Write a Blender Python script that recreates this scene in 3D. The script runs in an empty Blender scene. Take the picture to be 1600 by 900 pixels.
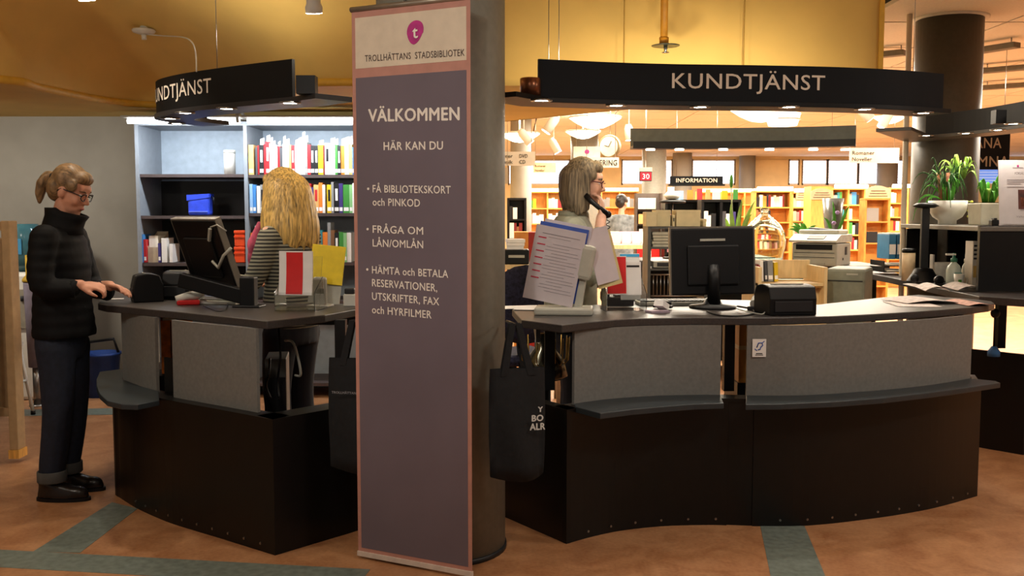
import bpy, bmesh, math, random
from mathutils import Vector, Matrix, Euler
from mathutils import noise as mnoise
random.seed(7)
S = bpy.context.scene
COL = S.collection
R = math.radians
# ---------------------------------------------------------------- camera
EYE, FPX, PITCH = 1.45, 1500.0, math.atan(115 / 1500.0)
cd = bpy.data.cameras.new('camera'); cam = bpy.data.objects.new('camera', cd); COL.objects.link(cam)
cd.sensor_width = 36.0; cd.lens = 36.0 * FPX / 1600.0; cd.clip_end = 200
cam.location = (0, 0, EYE); cam.rotation_euler = (math.pi / 2 - PITCH, 0, 0)
S.camera = cam
# ---------------------------------------------------------------- view, world, main lights
vs = S.view_settings
vs.view_transform = 'Standard'; vs.look = 'None'; vs.gamma = 1.0; vs.use_curve_mapping = False
vs.exposure = 0.0
wd = bpy.data.worlds.new('world'); S.world = wd; wd.use_nodes = True
wb = wd.node_tree.nodes['Background']; wb.inputs[0].default_value = (0.80, 0.75, 0.69, 1); wb.inputs[1].default_value = 0.20

def lamp(name, kind, loc, power, col=(1, .8, .55), size=.1, size_y=None, rot=(0, 0, 0), spot=None, blend=.5):
    l = bpy.data.lights.new(name, kind); o = bpy.data.objects.new(name, l); COL.objects.link(o)
    l.energy = power; l.color = col; o.location = loc; o.rotation_euler = rot
    if kind == 'AREA':
        l.size = size
        if size_y: l.shape = 'RECTANGLE'; l.size_y = size_y
    else:
        l.shadow_soft_size = size
    if kind == 'SPOT': l.spot_size = R(spot or 90); l.spot_blend = blend
    return o
WARM = (1, .74, .46)
# fluorescent rows of the library hall behind the desks
for i, yy in enumerate((9.5, 12.5, 15.5, 18.5, 22.0)):
    for xx in (2.4, 6.8):
        lamp('hall_tube_light', 'AREA', (xx, yy, 2.93), 300, (1, .90, .73), 3.2, .5)
# atrium downlights under the yellow ceiling and right of it
for (x, y, p) in ((-3.2, 2.4, 36), (-.6, 1.4, 28), (2.0, 2.4, 36), (4.6, 3.6, 55)):
    lamp('atrium_light', 'AREA', (x, y, 3.04), p, (1, .91, .78), .5)
lamp('wall_washer', 'SPOT', (-4.5, 6.3, 2.2), 120, (1, .90, .76), .12, rot=(R(62), 0, R(-28)), spot=100, blend=.9)

lamp('banner_fill', 'SPOT', (-.9, .9, 3.0), 85, (1, .94, .86), .08, rot=(R(66), 0, R(-9)), spot=42, blend=.8)  # added fill spot, out of view, to brighten the banner
# added unseen fill spots that brighten the yellow ceiling
lamp('ceiling_fill', 'SPOT', (-4.6, 2.6, 1.8), 75, (1, .88, .68), .15, rot=(R(140), 0, R(-25)), spot=130, blend=.9)
lamp('ceiling_fill', 'SPOT', (-1.6, -1.2, 1.9), 60, (1, .88, .68), .15, rot=(R(128), 0, 0), spot=120, blend=.9)

# ---------------------------------------------------------------- picture helpers: pixel -> place in the room
cp, sp = math.cos(PITCH), math.sin(PITCH)
def ray(px, py):
    a, b = (px - 800) / FPX, (450 - py) / FPX
    return Vector((a, cp + b * sp, -sp + b * cp))
def atY(px, py, Y):
    d = ray(px, py); t = Y / d.y
    return Vector((d.x * t, Y, EYE + d.z * t))
def onz(px, py, z):
    d = ray(px, py); t = (z - EYE) / d.z
    return Vector((d.x * t, d.y * t, z))
def onplane(px, py, p0, n):
    d = ray(px, py); o = Vector((0, 0, EYE)); t = (p0 - o).dot(n) / d.dot(n)
    return o + d * t
def fl(px, py): return onz(px, py, 0)

# ---------------------------------------------------------------- materials
def lin(c):
    if isinstance(c, str):
        c = c.lstrip('#'); c = [int(c[i:i + 2], 16) / 255 for i in (0, 2, 4)]
        return tuple(((x / 12.92) if x <= .04045 else ((x + .055) / 1.055) ** 2.4) for x in c)
    return tuple(c)
MATS = {}
def mat(name, col, rough=.6, metal=0, var=.06, scale=18, bump=0, emit=None, estr=1, trans=0, spec=.5, ior=1.45, stretch=None, alpha=1, sheen=0):
    if name in MATS: return MATS[name]
    m = bpy.data.materials.new(name); m.use_nodes = True; nt = m.node_tree; N = nt.nodes; L = nt.links
    b = N['Principled BSDF']; c = lin(col)
    b.inputs['Roughness'].default_value = rough; b.inputs['Metallic'].default_value = metal
    b.inputs['Specular IOR Level'].default_value = spec; b.inputs['IOR'].default_value = ior
    b.inputs['Base Color'].default_value = (*c, 1)
    if trans: b.inputs['Transmission Weight'].default_value = trans
    if alpha < 1: b.inputs['Alpha'].default_value = alpha
    if sheen: b.inputs['Sheen Weight'].default_value = sheen
    if emit is not None:
        b.inputs['Emission Color'].default_value = (*lin(emit), 1); b.inputs['Emission Strength'].default_value = estr
    if var or bump:
        tc = N.new('ShaderNodeTexCoord'); nz = N.new('ShaderNodeTexNoise'); nz.inputs['Scale'].default_value = scale; nz.inputs['Detail'].default_value = 4
        mp = N.new('ShaderNodeMapping'); L.new(tc.outputs['Object'], mp.inputs[0]); L.new(mp.outputs[0], nz.inputs['Vector'])
        if stretch: mp.inputs['Scale'].default_value = stretch
        if var:
            cr = N.new('ShaderNodeValToRGB'); cr.color_ramp.elements[0].position = .3; cr.color_ramp.elements[1].position = .7
            cr.color_ramp.elements[0].color = (*[x * (1 - var * 2) for x in c], 1)
            cr.color_ramp.elements[1].color = (*[min(1, x * (1 + var * 2)) for x in c], 1)
            L.new(nz.outputs[0], cr.inputs[0]); L.new(cr.outputs[0], b.inputs['Base Color'])
        if bump:
            bp = N.new('ShaderNodeBump'); bp.inputs['Strength'].default_value = bump; bp.inputs['Distance'].default_value = .01
            L.new(nz.outputs[0], bp.inputs['Height']); L.new(bp.outputs[0], b.inputs['Normal'])
    MATS[name] = m; return m
M_black = mat('black_laminate', '#0b0a09', .38, var=.1, spec=.4)
M_grey = mat('grey_panel_laminate', '#72716d', .5, var=.05, scale=60)
M_top = mat('worktop_laminate', '#3a3533', .42, var=.12, scale=120)
M_blue_shelf = mat('shelf_laminate', '#2b3236', .38, var=.06)
M_bplast = mat('black_plastic', '#08080a', .45, var=.05, spec=.35)
M_dplast = mat('dark_plastic', '#1c1d20', .5, var=.05)
M_wplast = mat('white_plastic', '#d8d6cc', .45, var=.03)
M_gplast = mat('grey_plastic', '#a9a89c', .5, var=.03)
M_metal = mat('brushed_metal', '#9a9a98', .3, 1, var=.05)
M_chrome = mat('chrome', '#cfcfd0', .15, 1, var=0)
M_paper = mat('paper', '#e9e6e2', .8, var=.02)
M_pages = mat('page_block', '#efe8d8', .9, var=.05, scale=200, stretch=(1, 40, 1))
M_ink = mat('ink', '#26221f', .8, var=0)
M_redink = mat('red_ink', '#c23a52', .8, var=0)
M_red = mat('red_print', '#d01c1c', .5, var=.03)
M_yellow = mat('yellow_plaster', '#d9b564', .8, var=.03, scale=3, bump=.03)
M_yellow2 = mat('yellow_trim_paint', '#d6a83c', .55, var=.04)
M_pine = mat('pine_wood', '#dca24e', .5, var=.1, scale=9, stretch=(8, 8, .7))
M_pinel = mat('light_birch', '#d9bd8a', .5, var=.06, scale=9, stretch=(6, 6, .7))
M_col = mat('column_grey_paint', '#7b7b71', .55, var=.04, scale=30)
M_col2 = mat('column_dark_paint', '#4a463d', .45, var=.05, scale=30)
M_signnavy = mat('sign_navy', '#060a11', .6, var=.05, spec=.25)
M_signface = mat('sign_charcoal', '#0d0d0e', .6, var=.05, spec=.25)
M_letter = mat('sign_letter', '#ebe1d2', .6, var=0)
M_white = mat('white_paint', '#dcd9d0', .6, var=.02)
M_glow = mat('lamp_glow', '#fff4e0', .5, emit='#fff1dc', estr=14, var=0)
M_bowl = mat('lamp_bowl_glass', '#fff0d8', .4, emit='#fff2dd', estr=4.5, var=0)
M_tube = mat('tube_glow', '#ffffff', .4, emit='#f4f8ff', estr=9, var=0)
M_wtube = mat('warm_tube_glow', '#fff0d0', .4, emit='#ffefd0', estr=5, var=0)
M_lens = mat('spot_lens', '#fff6e6', .3, emit='#fff3e2', estr=40, var=0)
M_acryl = mat('clear_acrylic', '#f4f6f6', .05, trans=1, var=0, ior=1.3)
M_glass = mat('carboy_glass', '#e4f2ea', .03, trans=1, var=0, ior=1.45)
M_skin = mat('skin', '#c98f74', .55, var=.05, scale=25)
M_skin2 = mat('skin_pale', '#d3a288', .55, var=.05, scale=25)
M_shelfgrey = mat('bookcase_grey', '#82888f', .5, var=.03)
M_shelfdark = mat('bookcase_shelf_dark', '#4a3e3c', .5, var=.05)
M_leaf = mat('leaf_green', '#4d9a2c', .45, var=.2, scale=12)
M_leaf2 = mat('leaf_light_green', '#9ac455', .45, var=.2, scale=12)
M_soil = mat('soil', '#2a1d13', .9, var=.2)

# ---------------------------------------------------------------- mesh helpers
class MB:
    def __init__(s): s.v = []; s.f = []; s.m = []; s.sm = []
    def add(s, vs, fs, m=0, sm=False):
        o = len(s.v); s.v += [tuple(v) for v in vs]
        for f in fs: s.f.append([i + o for i in f]); s.m.append(m); s.sm.append(sm)
        return s
    def obox(s, M, sx, sy, sz, m=0):
        c = [M @ Vector((x * sx / 2, y * sy / 2, z * sz / 2)) for x in (-1, 1) for y in (-1, 1) for z in (-1, 1)]
        return s.add(c, [(0, 1, 3, 2), (4, 6, 7, 5), (0, 4, 5, 1), (2, 3, 7, 6), (0, 2, 6, 4), (1, 5, 7, 3)], m)
    def box(s, cx, cy, cz, sx, sy, sz, rz=0, rx=0, ry=0, m=0):
        return s.obox(Matrix.Translation((cx, cy, cz)) @ Euler((rx, ry, rz)).to_matrix().to_4x4(), sx, sy, sz, m)
    def tube(s, pts, r, n=8, m=0, sm=True):
        pts = [Vector(p) for p in pts]; k = len(pts)
        rs = r if isinstance(r, (list, tuple)) else [r] * k
        vs = []; prev = None
        for i, p in enumerate(pts):
            t = (pts[min(i + 1, k - 1)] - pts[max(i - 1, 0)]).normalized()
            if prev is None:
                a = t.orthogonal().normalized()
            else:
                a = (prev - t * prev.dot(t)).normalized()
            prev = a; b = t.cross(a)
            vs += [p + (a * math.cos(q) + b * math.sin(q)) * rs[i] for q in [2 * math.pi * j / n for j in range(n)]]
        fs = [(i * n + j, i * n + (j + 1) % n, (i + 1) * n + (j + 1) % n, (i + 1) * n + j) for i in range(k - 1) for j in range(n)]
        fs += [tuple(range(n))[::-1], tuple((k - 1) * n + j for j in range(n))]
        o = len(s.f); s.add(vs, fs, m, sm); s.sm[-1] = s.sm[-2] = False
        return s
    def cyl(s, p0, p1, r0, r1=None, n=16, m=0, sm=True): return s.tube([p0, p1], [r0, r0 if r1 is None else r1], n, m, sm)
    def lathe(s, prof, c=(0, 0, 0), n=24, m=0, sm=True, M=None):
        vs = []
        for (r, z) in prof:
            for j in range(n):
                q = 2 * math.pi * j / n; p = Vector((c[0] + r * math.cos(q), c[1] + r * math.sin(q), c[2] + z))
                vs.append(M @ p if M else p)
        k = len(prof)
        fs = [(i * n + j, i * n + (j + 1) % n, (i + 1) * n + (j + 1) % n, (i + 1) * n + j) for i in range(k - 1) for j in range(n)]
        s.add(vs, fs, m, sm)
        caps = []
        if prof[0][0] > 1e-4: caps.append(tuple(range(n))[::-1])
        if prof[-1][0] > 1e-4: caps.append(tuple((k - 1) * n + j for j in range(n)))
        o = len(s.v) - len(vs)
        for f in caps: s.f.append([i + o for i in f]); s.m.append(m); s.sm.append(False)
        return s
    def prism(s, poly, z0, z1, m=0):
        n = len(poly); ar = sum(poly[i][0] * poly[(i + 1) % n][1] - poly[(i + 1) % n][0] * poly[i][1] for i in range(n))
        if ar < 0: poly = poly[::-1]
        vs = [(p[0], p[1], z0) for p in poly] + [(p[0], p[1], z1) for p in poly]
        fs = [tuple(range(n))[::-1], tuple(range(n, 2 * n))] + [(i, (i + 1) % n, n + (i + 1) % n, n + i) for i in range(n)]
        return s.add(vs, fs, m)
    def loft(s, rings, n=24, m=0, sm=True):     # rings: (cx,cy,cz,rx,ry)
        vs = []
        for (cx, cy, cz, rx, ry) in rings:
            vs += [(cx + rx * math.cos(2 * math.pi * j / n), cy + ry * math.sin(2 * math.pi * j / n), cz) for j in range(n)]
        k = len(rings)
        fs = [(i * n + j, i * n + (j + 1) % n, (i + 1) * n + (j + 1) % n, (i + 1) * n + j) for i in range(k - 1) for j in range(n)]
        fs += [tuple(range(n))[::-1], tuple((k - 1) * n + j for j in range(n))]
        return s.add(vs, fs, m, sm)
    def ell(s, c, r, n=14, m=0, M=None):
        k = n // 2 + 1; vs = []
        for i in range(k + 1):
            a = -math.pi / 2 + math.pi * i / k
            for j in range(n):
                q = 2 * math.pi * j / n
                p = Vector((c[0] + r[0] * math.cos(a) * math.cos(q), c[1] + r[1] * math.cos(a) * math.sin(q), c[2] + r[2] * math.sin(a)))
                vs.append(M @ p if M else p)
        fs = [(i * n + j, i * n + (j + 1) % n, (i + 1) * n + (j + 1) % n, (i + 1) * n + j) for i in range(k) for j in range(n)]
        return s.add(vs, fs, m, True)
    def wall(s, poly, t, z0, z1, m=0):           # thin upright wall along a plan polyline, thickness to its left
        off = offset(poly, t)
        return s.prism([tuple(p[:2]) for p in poly] + [tuple(p[:2]) for p in off[::-1]], z0, z1, m)
    def mesh(s, name, mats):
        me = bpy.data.meshes.new(name); me.from_pydata(s.v, [], s.f)
        for q in (mats if isinstance(mats, (list, tuple)) else [mats]): me.materials.append(q)
        me.polygons.foreach_set('material_index', s.m); me.polygons.foreach_set('use_smooth', s.sm)
        me.update(); return me
    def build(s, name, mats, parent=None, loc=None, rz=0, bevel=0, solid=0, merge=False):
        me = s.mesh(name, mats)
        if merge:
            bm = bmesh.new(); bm.from_mesh(me); bmesh.ops.remove_doubles(bm, verts=bm.verts, dist=1e-5); bm.to_mesh(me); bm.free()
        return link(name, me, parent, loc, rz, bevel, solid)
def link(name, me, parent=None, loc=None, rz=0, bevel=0, solid=0):
    o = bpy.data.objects.new(name, me); COL.objects.link(o)
    if parent: o.parent = parent
    if loc is not None: o.location = loc
    if rz: o.rotation_euler = (0, 0, rz)
    if solid:
        k = o.modifiers.new('thick', 'SOLIDIFY'); k.thickness = solid; k.offset = 0
    if bevel:
        k = o.modifiers.new('edge', 'BEVEL'); k.width = bevel; k.segments = 2; k.limit_method = 'ANGLE'; k.angle_limit = R(40)
    return o
def offset(poly, t):
    P = [Vector((p[0], p[1])) for p in poly]; out = []
    for i, p in enumerate(P):
        d0 = (P[i] - P[i - 1]).normalized() if i else None
        d1 = (P[i + 1] - P[i]).normalized() if i < len(P) - 1 else None
        ds = [d for d in (d0, d1) if d is not None]
        ns = [Vector((-d.y, d.x)) for d in ds]; n = sum(ns, Vector((0, 0)))
        n.normalize(); c = max(.35, n.dot(ns[0])); out.append(p + n * (t / c))
    return out
def spline(pts, k=6):
    P = [Vector(p) for p in pts]; out = []
    for i in range(len(P) - 1):
        a, b, c, d = P[max(i - 1, 0)], P[i], P[i + 1], P[min(i + 2, len(P) - 1)]
        for j in range(k):
            t = j / k; out.append(.5 * ((2 * b) + (c - a) * t + (2 * a - 5 * b + 4 * c - d) * t * t + (3 * b - a - 3 * c + d) * t ** 3))
    out.append(P[-1]); return out
def thing(name, label, cat, loc=(0, 0, 0), rz=0, group=None):
    o = bpy.data.objects.new(name, None); COL.objects.link(o); o.empty_display_size = .1
    o.location = loc; o.rotation_euler = (0, 0, rz)
    return tag(o, label, cat, group)
def tag(o, label, cat, group=None):
    o['label'] = label; o['category'] = cat
    if group: o['group'] = group
    return o
def stuff(o): o['kind'] = 'stuff'; return o
def struct(o, label=None, cat=None):
    o['kind'] = 'structure'
    if label: o['label'] = label
    if cat: o['category'] = cat
    return o
def remeshed(mb, voxel=.007, smooth=4, disp=None):
    me = mb.mesh('tmp', []); o = bpy.data.objects.new('tmp', me); COL.objects.link(o)
    k = o.modifiers.new('r', 'REMESH'); k.mode = 'VOXEL'; k.voxel_size = voxel; k.use_smooth_shade = True
    if smooth:
        k = o.modifiers.new('s', 'SMOOTH'); k.factor = .5; k.iterations = smooth
    bpy.context.view_layer.update()
    dg = bpy.context.evaluated_depsgraph_get()
    out = bpy.data.meshes.new_from_object(o.evaluated_get(dg)); bpy.data.objects.remove(o); bpy.data.meshes.remove(me)
    if disp:
        ns = [v.normal.copy() for v in out.vertices]
        for v, n in zip(out.vertices, ns): v.co += n * disp(v.co)
        out.update()
    out.materials.clear()
    return out
# ---------------------------------------------------------------- lettering
def text_mesh(txt, weight=0, depth=.0):
    cu = bpy.data.curves.new('t', 'FONT'); cu.body = txt; cu.size = 1; cu.resolution_u = 3; cu.space_character = 1.06
    o = bpy.data.objects.new('t', cu); COL.objects.link(o)
    bpy.context.view_layer.update()
    me = bpy.data.meshes.new_from_object(o.evaluated_get(bpy.context.evaluated_depsgraph_get()))
    bpy.data.objects.remove(o); bpy.data.curves.remove(cu)
    if weight:                                  # bolder print: the same letters laid over themselves a hair to each side
        V = [tuple(v.co) for v in me.vertices]; F = [tuple(p.vertices) for p in me.polygons]; n = len(V); w = weight * 1.6
        vs, fs = [], []
        for k, (dx, dy) in enumerate(((-w, 0), (w, 0), (0, -w * .7), (0, w * .7))):
            vs += [(x + dx, y + dy, .0002 * k) for x, y, z in V]; fs += [tuple(i + k * n for i in f) for f in F]
        me.clear_geometry(); me.from_pydata(vs, [], fs)
    return me
CAP = .727
def lettering(txt, mapper, width, cap, m, parent=None, weight=0, name='lettering'):
    """flat print: mapper(u, v) gives the room position of a point u along the line and v above its base"""
    me = text_mesh(txt, weight); xs = [v.co.x for v in me.vertices]; x0, x1 = min(xs), max(xs); k = width / (x1 - x0); h = cap / CAP
    inv = parent.matrix_world.inverted() if parent else Matrix()
    for v in me.vertices: v.co = inv @ mapper((v.co.x - x0) * k, v.co.y * h, v.co.z)
    me.materials.clear(); me.materials.append(m); me.update()
    o = bpy.data.objects.new(name, me); COL.objects.link(o)
    if parent: o.parent = parent
    return o
def upd(): bpy.context.view_layer.update()
def lettering_px(txt, a, b, cap, p0, n, m, parent, weight=0, lift=.002):
    """print between two photo points on the plane through p0 with normal n"""
    upd(); A = onplane(*a, p0, n); B = onplane(*b, p0, n); u = (B - A); w = u.length; u.normalize()
    C = onplane(a[0], a[1] - cap, p0, n); hh = (C - A).length; up = Vector((0, 0, 1)); up = (up - n * up.dot(n)).normalized()
    return lettering(txt, lambda s, v, z: A + u * s + up * v + n * (lift + z), w, hh, m, parent, weight)
def simple_lettering(txt, center, width, cap, m, parent, facing=(0, -1, 0), weight=0, up=(0, 0, 1), lift=.002):
    """centred print in parent's own space, read from the facing side"""
    n = Vector(facing).normalized(); U = Vector(up).normalized(); u = U.cross(n); c = Vector(center)
    me = text_mesh(txt, weight); xs = [v.co.x for v in me.vertices]; x0, x1 = min(xs), max(xs); k = width / (x1 - x0); h = cap / CAP
    for v in me.vertices: v.co = c + u * ((v.co.x - x0) * k - width / 2) + U * (v.co.y * h - cap / 2) + n * (lift + v.co.z)
    me.materials.clear(); me.materials.append(m); me.update()
    o = bpy.data.objects.new('lettering', me); COL.objects.link(o); o.parent = parent; return o
# ================================================================ SETTING
def floor_material():
    m = bpy.data.materials.new('linoleum_floor'); m.use_nodes = True; nt = m.node_tree; N = nt.nodes; L = nt.links; b = N['Principled BSDF']
    tc = N.new('ShaderNodeTexCoord'); n1 = N.new('ShaderNodeTexNoise'); n1.inputs['Scale'].default_value = 5; n1.inputs['Detail'].default_value = 8; n1.inputs['Distortion'].default_value = 1.2
    n2 = N.new('ShaderNodeTexNoise'); n2.inputs['Scale'].default_value = 60; n2.inputs['Detail'].default_value = 3
    L.new(tc.outputs['Object'], n1.inputs['Vector']); L.new(tc.outputs['Object'], n2.inputs['Vector'])
    mx = N.new('ShaderNodeMath'); mx.operation = 'MULTIPLY_ADD'; mx.inputs[1].default_value = .5; L.new(n2.outputs[0], mx.inputs[0]); L.new(n1.outputs[0], mx.inputs[2])
    cr = N.new('ShaderNodeValToRGB'); e = cr.color_ramp.elements; e[0].position = .5; e[1].position = 1.0
    e[0].color = (*lin('#92603c'), 1); e[1].color = (*lin('#b98960'), 1); L.new(mx.outputs[0], cr.inputs[0]); L.new(cr.outputs[0], b.inputs['Base Color'])
    b.inputs['Roughness'].default_value = .42; b.inputs['Specular IOR Level'].default_value = .4
    return m
M_floor = floor_material()
M_inlay = mat('teal_linoleum', '#6b746c', .45, var=.12, scale=30)
fo = MB().box(4, 13, -.05, 24, 32, .1).build('floor', M_floor); struct(fo, 'orange brown marbled linoleum floor')
fo.location = (0, 0, 0)
def inlay(poly):
    MB().prism(poly, 0.0, .0015).build('inlay_strip', M_inlay, fo)
a, b, c, d = fl(-60, 856), fl(560, 889), fl(560, 912), fl(-60, 905)
dr = (b - a).normalized(); nr = Vector((-dr.y, dr.x, 0))
A0 = a - dr * 2; B0 = b + dr * .05
inlay([A0.to_2d(), B0.to_2d(), (B0 - nr * .19).to_2d(), (A0 - nr * .19).to_2d()])
inlay([fl(52, 862).to_2d(), fl(125, 864).to_2d(), fl(215, 795).to_2d(), fl(175, 785).to_2d()])
inlay([fl(1188, 822).to_2d(), fl(1257, 822).to_2d(), fl(1306, 940).to_2d(), fl(1212, 940).to_2d()])
inlay([fl(-80, 652).to_2d(), fl(180, 648).to_2d(), fl(180, 638).to_2d(), fl(-80, 642).to_2d()])
# walls
M_wallg = mat('grey_wall', '#8f8b81', .7, var=.12, scale=1.3)
M_wally = mat('hall_wall', '#e6cf9c', .8, var=.04, scale=3)
M_wallp = mat('hall_plaster_white', '#cfc4b2', .8, var=.04, scale=3)
ZS = 2.26
struct(MB().box(-3.95, 8.13, 1.13, 6.3, .16, 2.3).build('wall_left', M_wallg))
struct(MB().box(-.88, 17.3, 1.5, .16, 18.2, 3.0).build('wall_hall_side', M_wally))
struct(MB().box(15.9, 14, 1.5, .16, 26, 3.2).build('wall_right', M_wallp))
struct(MB().box(-7.1, 4, 1.6, .16, 8.3, 3.2).build('wall_far_left', M_wallg))
# far wall is a low wall, a lintel and piers with windows between
YB = 26.0
Z0, Z1 = 2.24, 2.93
wb_ = struct(MB().box(7.5, YB + .1, Z0 / 2, 17, .2, Z0).build('wall_back', M_wally))
wins = [(795, 890), (972, 1012), (1040, 1050), (1082, 1148), (1156, 1171), (1233, 1248), (1254, 1292), (1294, 1340), (1342, 1372), (1402, 1414), (1522, 1568), (1572, 1640), (1660, 1760)]
xs = []
for p0, p1 in wins: xs += [atY(p0, 270, YB).x, atY(p1, 270, YB).x]
edges = [-.9] + xs + [15.8]
for i in range(0, len(edges), 2):
    if edges[i + 1] - edges[i] > .03:
        p_ = MB().box((edges[i] + edges[i + 1]) / 2, YB + .1, (Z0 + Z1) / 2, edges[i + 1] - edges[i], .2, Z1 - Z0).build('wall_pier', M_wally, wb_)
MB().box(7.5, YB + .1, Z1 + .05, 17, .2, .12).build('lintel', M_wally, wb_)
M_pane = mat('window_pane_daylight', '#d8e2f4', .2, emit='#e4eafa', estr=2.6, var=0)
M_paneb = mat('window_pane_blue_dusk', '#6e8fd0', .2, emit='#6f92d8', estr=.8, var=0)
M_blind = mat('venetian_blind', '#c8cfe0', .6, var=0, emit='#dfe6fa', estr=.55)
for i, (p0, p1) in enumerate(wins):
    x0, x1 = xs[2 * i], xs[2 * i + 1]
    w = struct(MB().box(0, 0, 0, .04, .1, Z1 - Z0).box(x1 - x0, 0, 0, .04, .1, Z1 - Z0).box((x1 - x0) / 2, 0, -(Z1 - Z0) / 2 + .02, x1 - x0, .1, .04).box((x1 - x0) / 2, 0, (Z1 - Z0) / 2 - .02, x1 - x0, .1, .04)
               .build('window_%d' % (i + 1), M_white, None, (x0, YB + .05, (Z0 + Z1) / 2)))
    MB().box((x1 - x0) / 2, .03, 0, x1 - x0 - .04, .012, Z1 - Z0 - .04).build('pane', M_paneb if i in (4, 10) else M_pane, w)
    bl = MB()
    for k in range(9): bl.box((x1 - x0) / 2, -.02, -.3 + k * .075, x1 - x0 - .06, .02, .008, rx=.5)
    stuff(bl.build('blind_slats', M_blind, w))
# curved brown pilasters on the far wall
for px0, px1 in ((1155, 1180), (1371, 1401)):
    x0, x1 = atY(px0, 270, YB - .3).x, atY(px1, 270, YB - .3).x
    struct(MB().cyl(((x0 + x1) / 2, YB - .3, 0), ((x0 + x1) / 2, YB - .3, 3.0), (x1 - x0) / 2, n=20).build('column_far', M_wallg))
def column(name, x, y, r, z1, m, z0=0, label=None):
    o = MB().cyl((0, 0, z0), (0, 0, z1), r, n=40).build(name, m, None, (x, y, 0)); return struct(o, label)
cA = column('column', -.30, 4.12, .27, 3.1, M_col, label='grey round column behind the hanging welcome banner')
MB().lathe([(.276, 0), (.276, .02), (.271, .022)], n=40).build('base_ring', M_dplast, cA)
cB = column('column', 3.47, 7.75, .252, 3.0, M_col2, label='dark round column beside the plants')
MB().lathe([(.252, 2.985), (.29, 2.985), (.29, 3.0)], n=40).build('ceiling_ring', M_white, cB)
pp = atY(1416, 200, 7.6)
struct(MB().cyl((pp.x, 7.6, 0), (pp.x, 7.6, 3.0), .021, n=10).build('trim_pipe', M_wallp))
for px, Y, r, m in ((1022, 20.5, .255, M_col), (1066, 24.5, .24, M_wallg), (913, 17.8, .255, M_col), (814, 15.5, .17, M_wallg)):
    column('column', atY(px, 270, Y).x, Y, r, 3.0, m)
# ceiling tiles of the hall, each one a piece
ce = struct(MB().box(7.5, 16.6, 3.13, 17, 19.8, .1).build('ceiling', mat('ceiling_void', '#55504a', .9)))
M_tile = mat('ceiling_tile', '#dcd4c4', .85, var=.03, scale=60)
tm = MB().box(0, 0, 0, 1.18, 1.165, .03).mesh('ceiling_tile', M_tile)
tm2 = MB().box(0, 0, 0, 1.18, .585, .03).mesh('ceiling_tile', M_tile)
bulk_px = [(0, 127), (60, 139), (120, 151), (180, 161), (245, 166), (330, 158), (420, 142), (490, 133), (553, 132), (660, 133), (790, 134), (1000, 134), (1200, 134), (1373, 132)]
bulk = [onz(x, y, ZS) for x, y in bulk_px]
bulk = [Vector((-7.0, 5.1, ZS)), Vector((-5.2, 5.25, ZS)), Vector((-4.1, 5.45, ZS))] + bulk
XE = bulk[-1].x; YE = bulk[-1].y
for i in range(14):
    for j in range(18):
        x = -.2 + i * 1.2; y = 7.3 + j * 1.2 if x > XE else 9.3 + j * 1.2
        if y > YB: continue
        o = bpy.data.objects.new('ceiling_tile', tm); COL.objects.link(o); o.parent = ce; o.location = (x, y, 3.015)
for i in range(11):
    for j in range(4):
        x = XE + .65 + i * 1.2
        o = bpy.data.objects.new('ceiling_tile', tm2); COL.objects.link(o); o.parent = ce; o.location = (x, 4.6 + j * .6, 3.015)
struct(MB().box(9.2, 5.2, 3.13, 13.6, 3.0, .1).build('ceiling_side', M_tile))
# dark trough lights under the side ceiling
for k, (pa, pb, z) in enumerate((((1526, 80), (1590, 70), 2.93), ((1526, 112), (1640, 102), 2.93), ((1374, 86), (1414, 82), 2.93), ((1526, 138), (1640, 130), 2.93))):
    A = onz(*pa, z); Bq = onz(*pb, z); mid = (A + Bq) / 2; dd = Bq - A
    names = ['short trough light nearest the dark column top', 'long trough light second from the dark column top', 'trough light between yellow wall edge and dark column', 'trough light low beside the dark column']
    t = thing('trough_light', 'grey ceiling-hung ' + names[k], 'lamp', mid, math.atan2(dd.y, dd.x), 'trough lights under the side ceiling')
    MB().box(0, 0, 0, dd.length, .1, .05).build('housing', mat('trough_grey', '#6a6457', .6), t, bevel=.006)
    MB().box(0, 0, .027, dd.length - .06, .07, .006).build('reflector', M_white, t)
    for s_ in (-.35, .35): MB().cyl((dd.length * s_, 0, .02), (dd.length * s_, 0, .085), .006, n=6).build('hanger', M_metal, t)
# yellow bulkhead: coved on the left, upright on the right
def bulk_off(x): return max(0.0, min(1.0, (.3 - x) / 1.6))
B2 = [Vector((p.x, p.y)) for p in spline([b_.to_2d() for b_ in bulk], 4)]
prof = [(0, 0), (.06, .02), (.14, .1), (.24, .26), (.36, .55), (.5, 1.0), (.66, 1.7), (.84, 2.8)]
mb = MB(); n = len(prof)
vs = []
for p in B2:
    k = bulk_off(p.x)
    k = k * k * (3 - 2 * k)
    for (z, o_) in prof: vs.append((p.x, p.y - o_ * k, ZS + z))
mb.add(vs, [(i * n + j, (i + 1) * n + j, (i + 1) * n + j + 1, i * n + j + 1) for i in range(len(B2) - 1) for j in range(n - 1)], 0, True)
yw = struct(mb.build('wall_yellow', M_yellow, solid=.03), 'yellow curved bulkhead wall over the desks')
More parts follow.
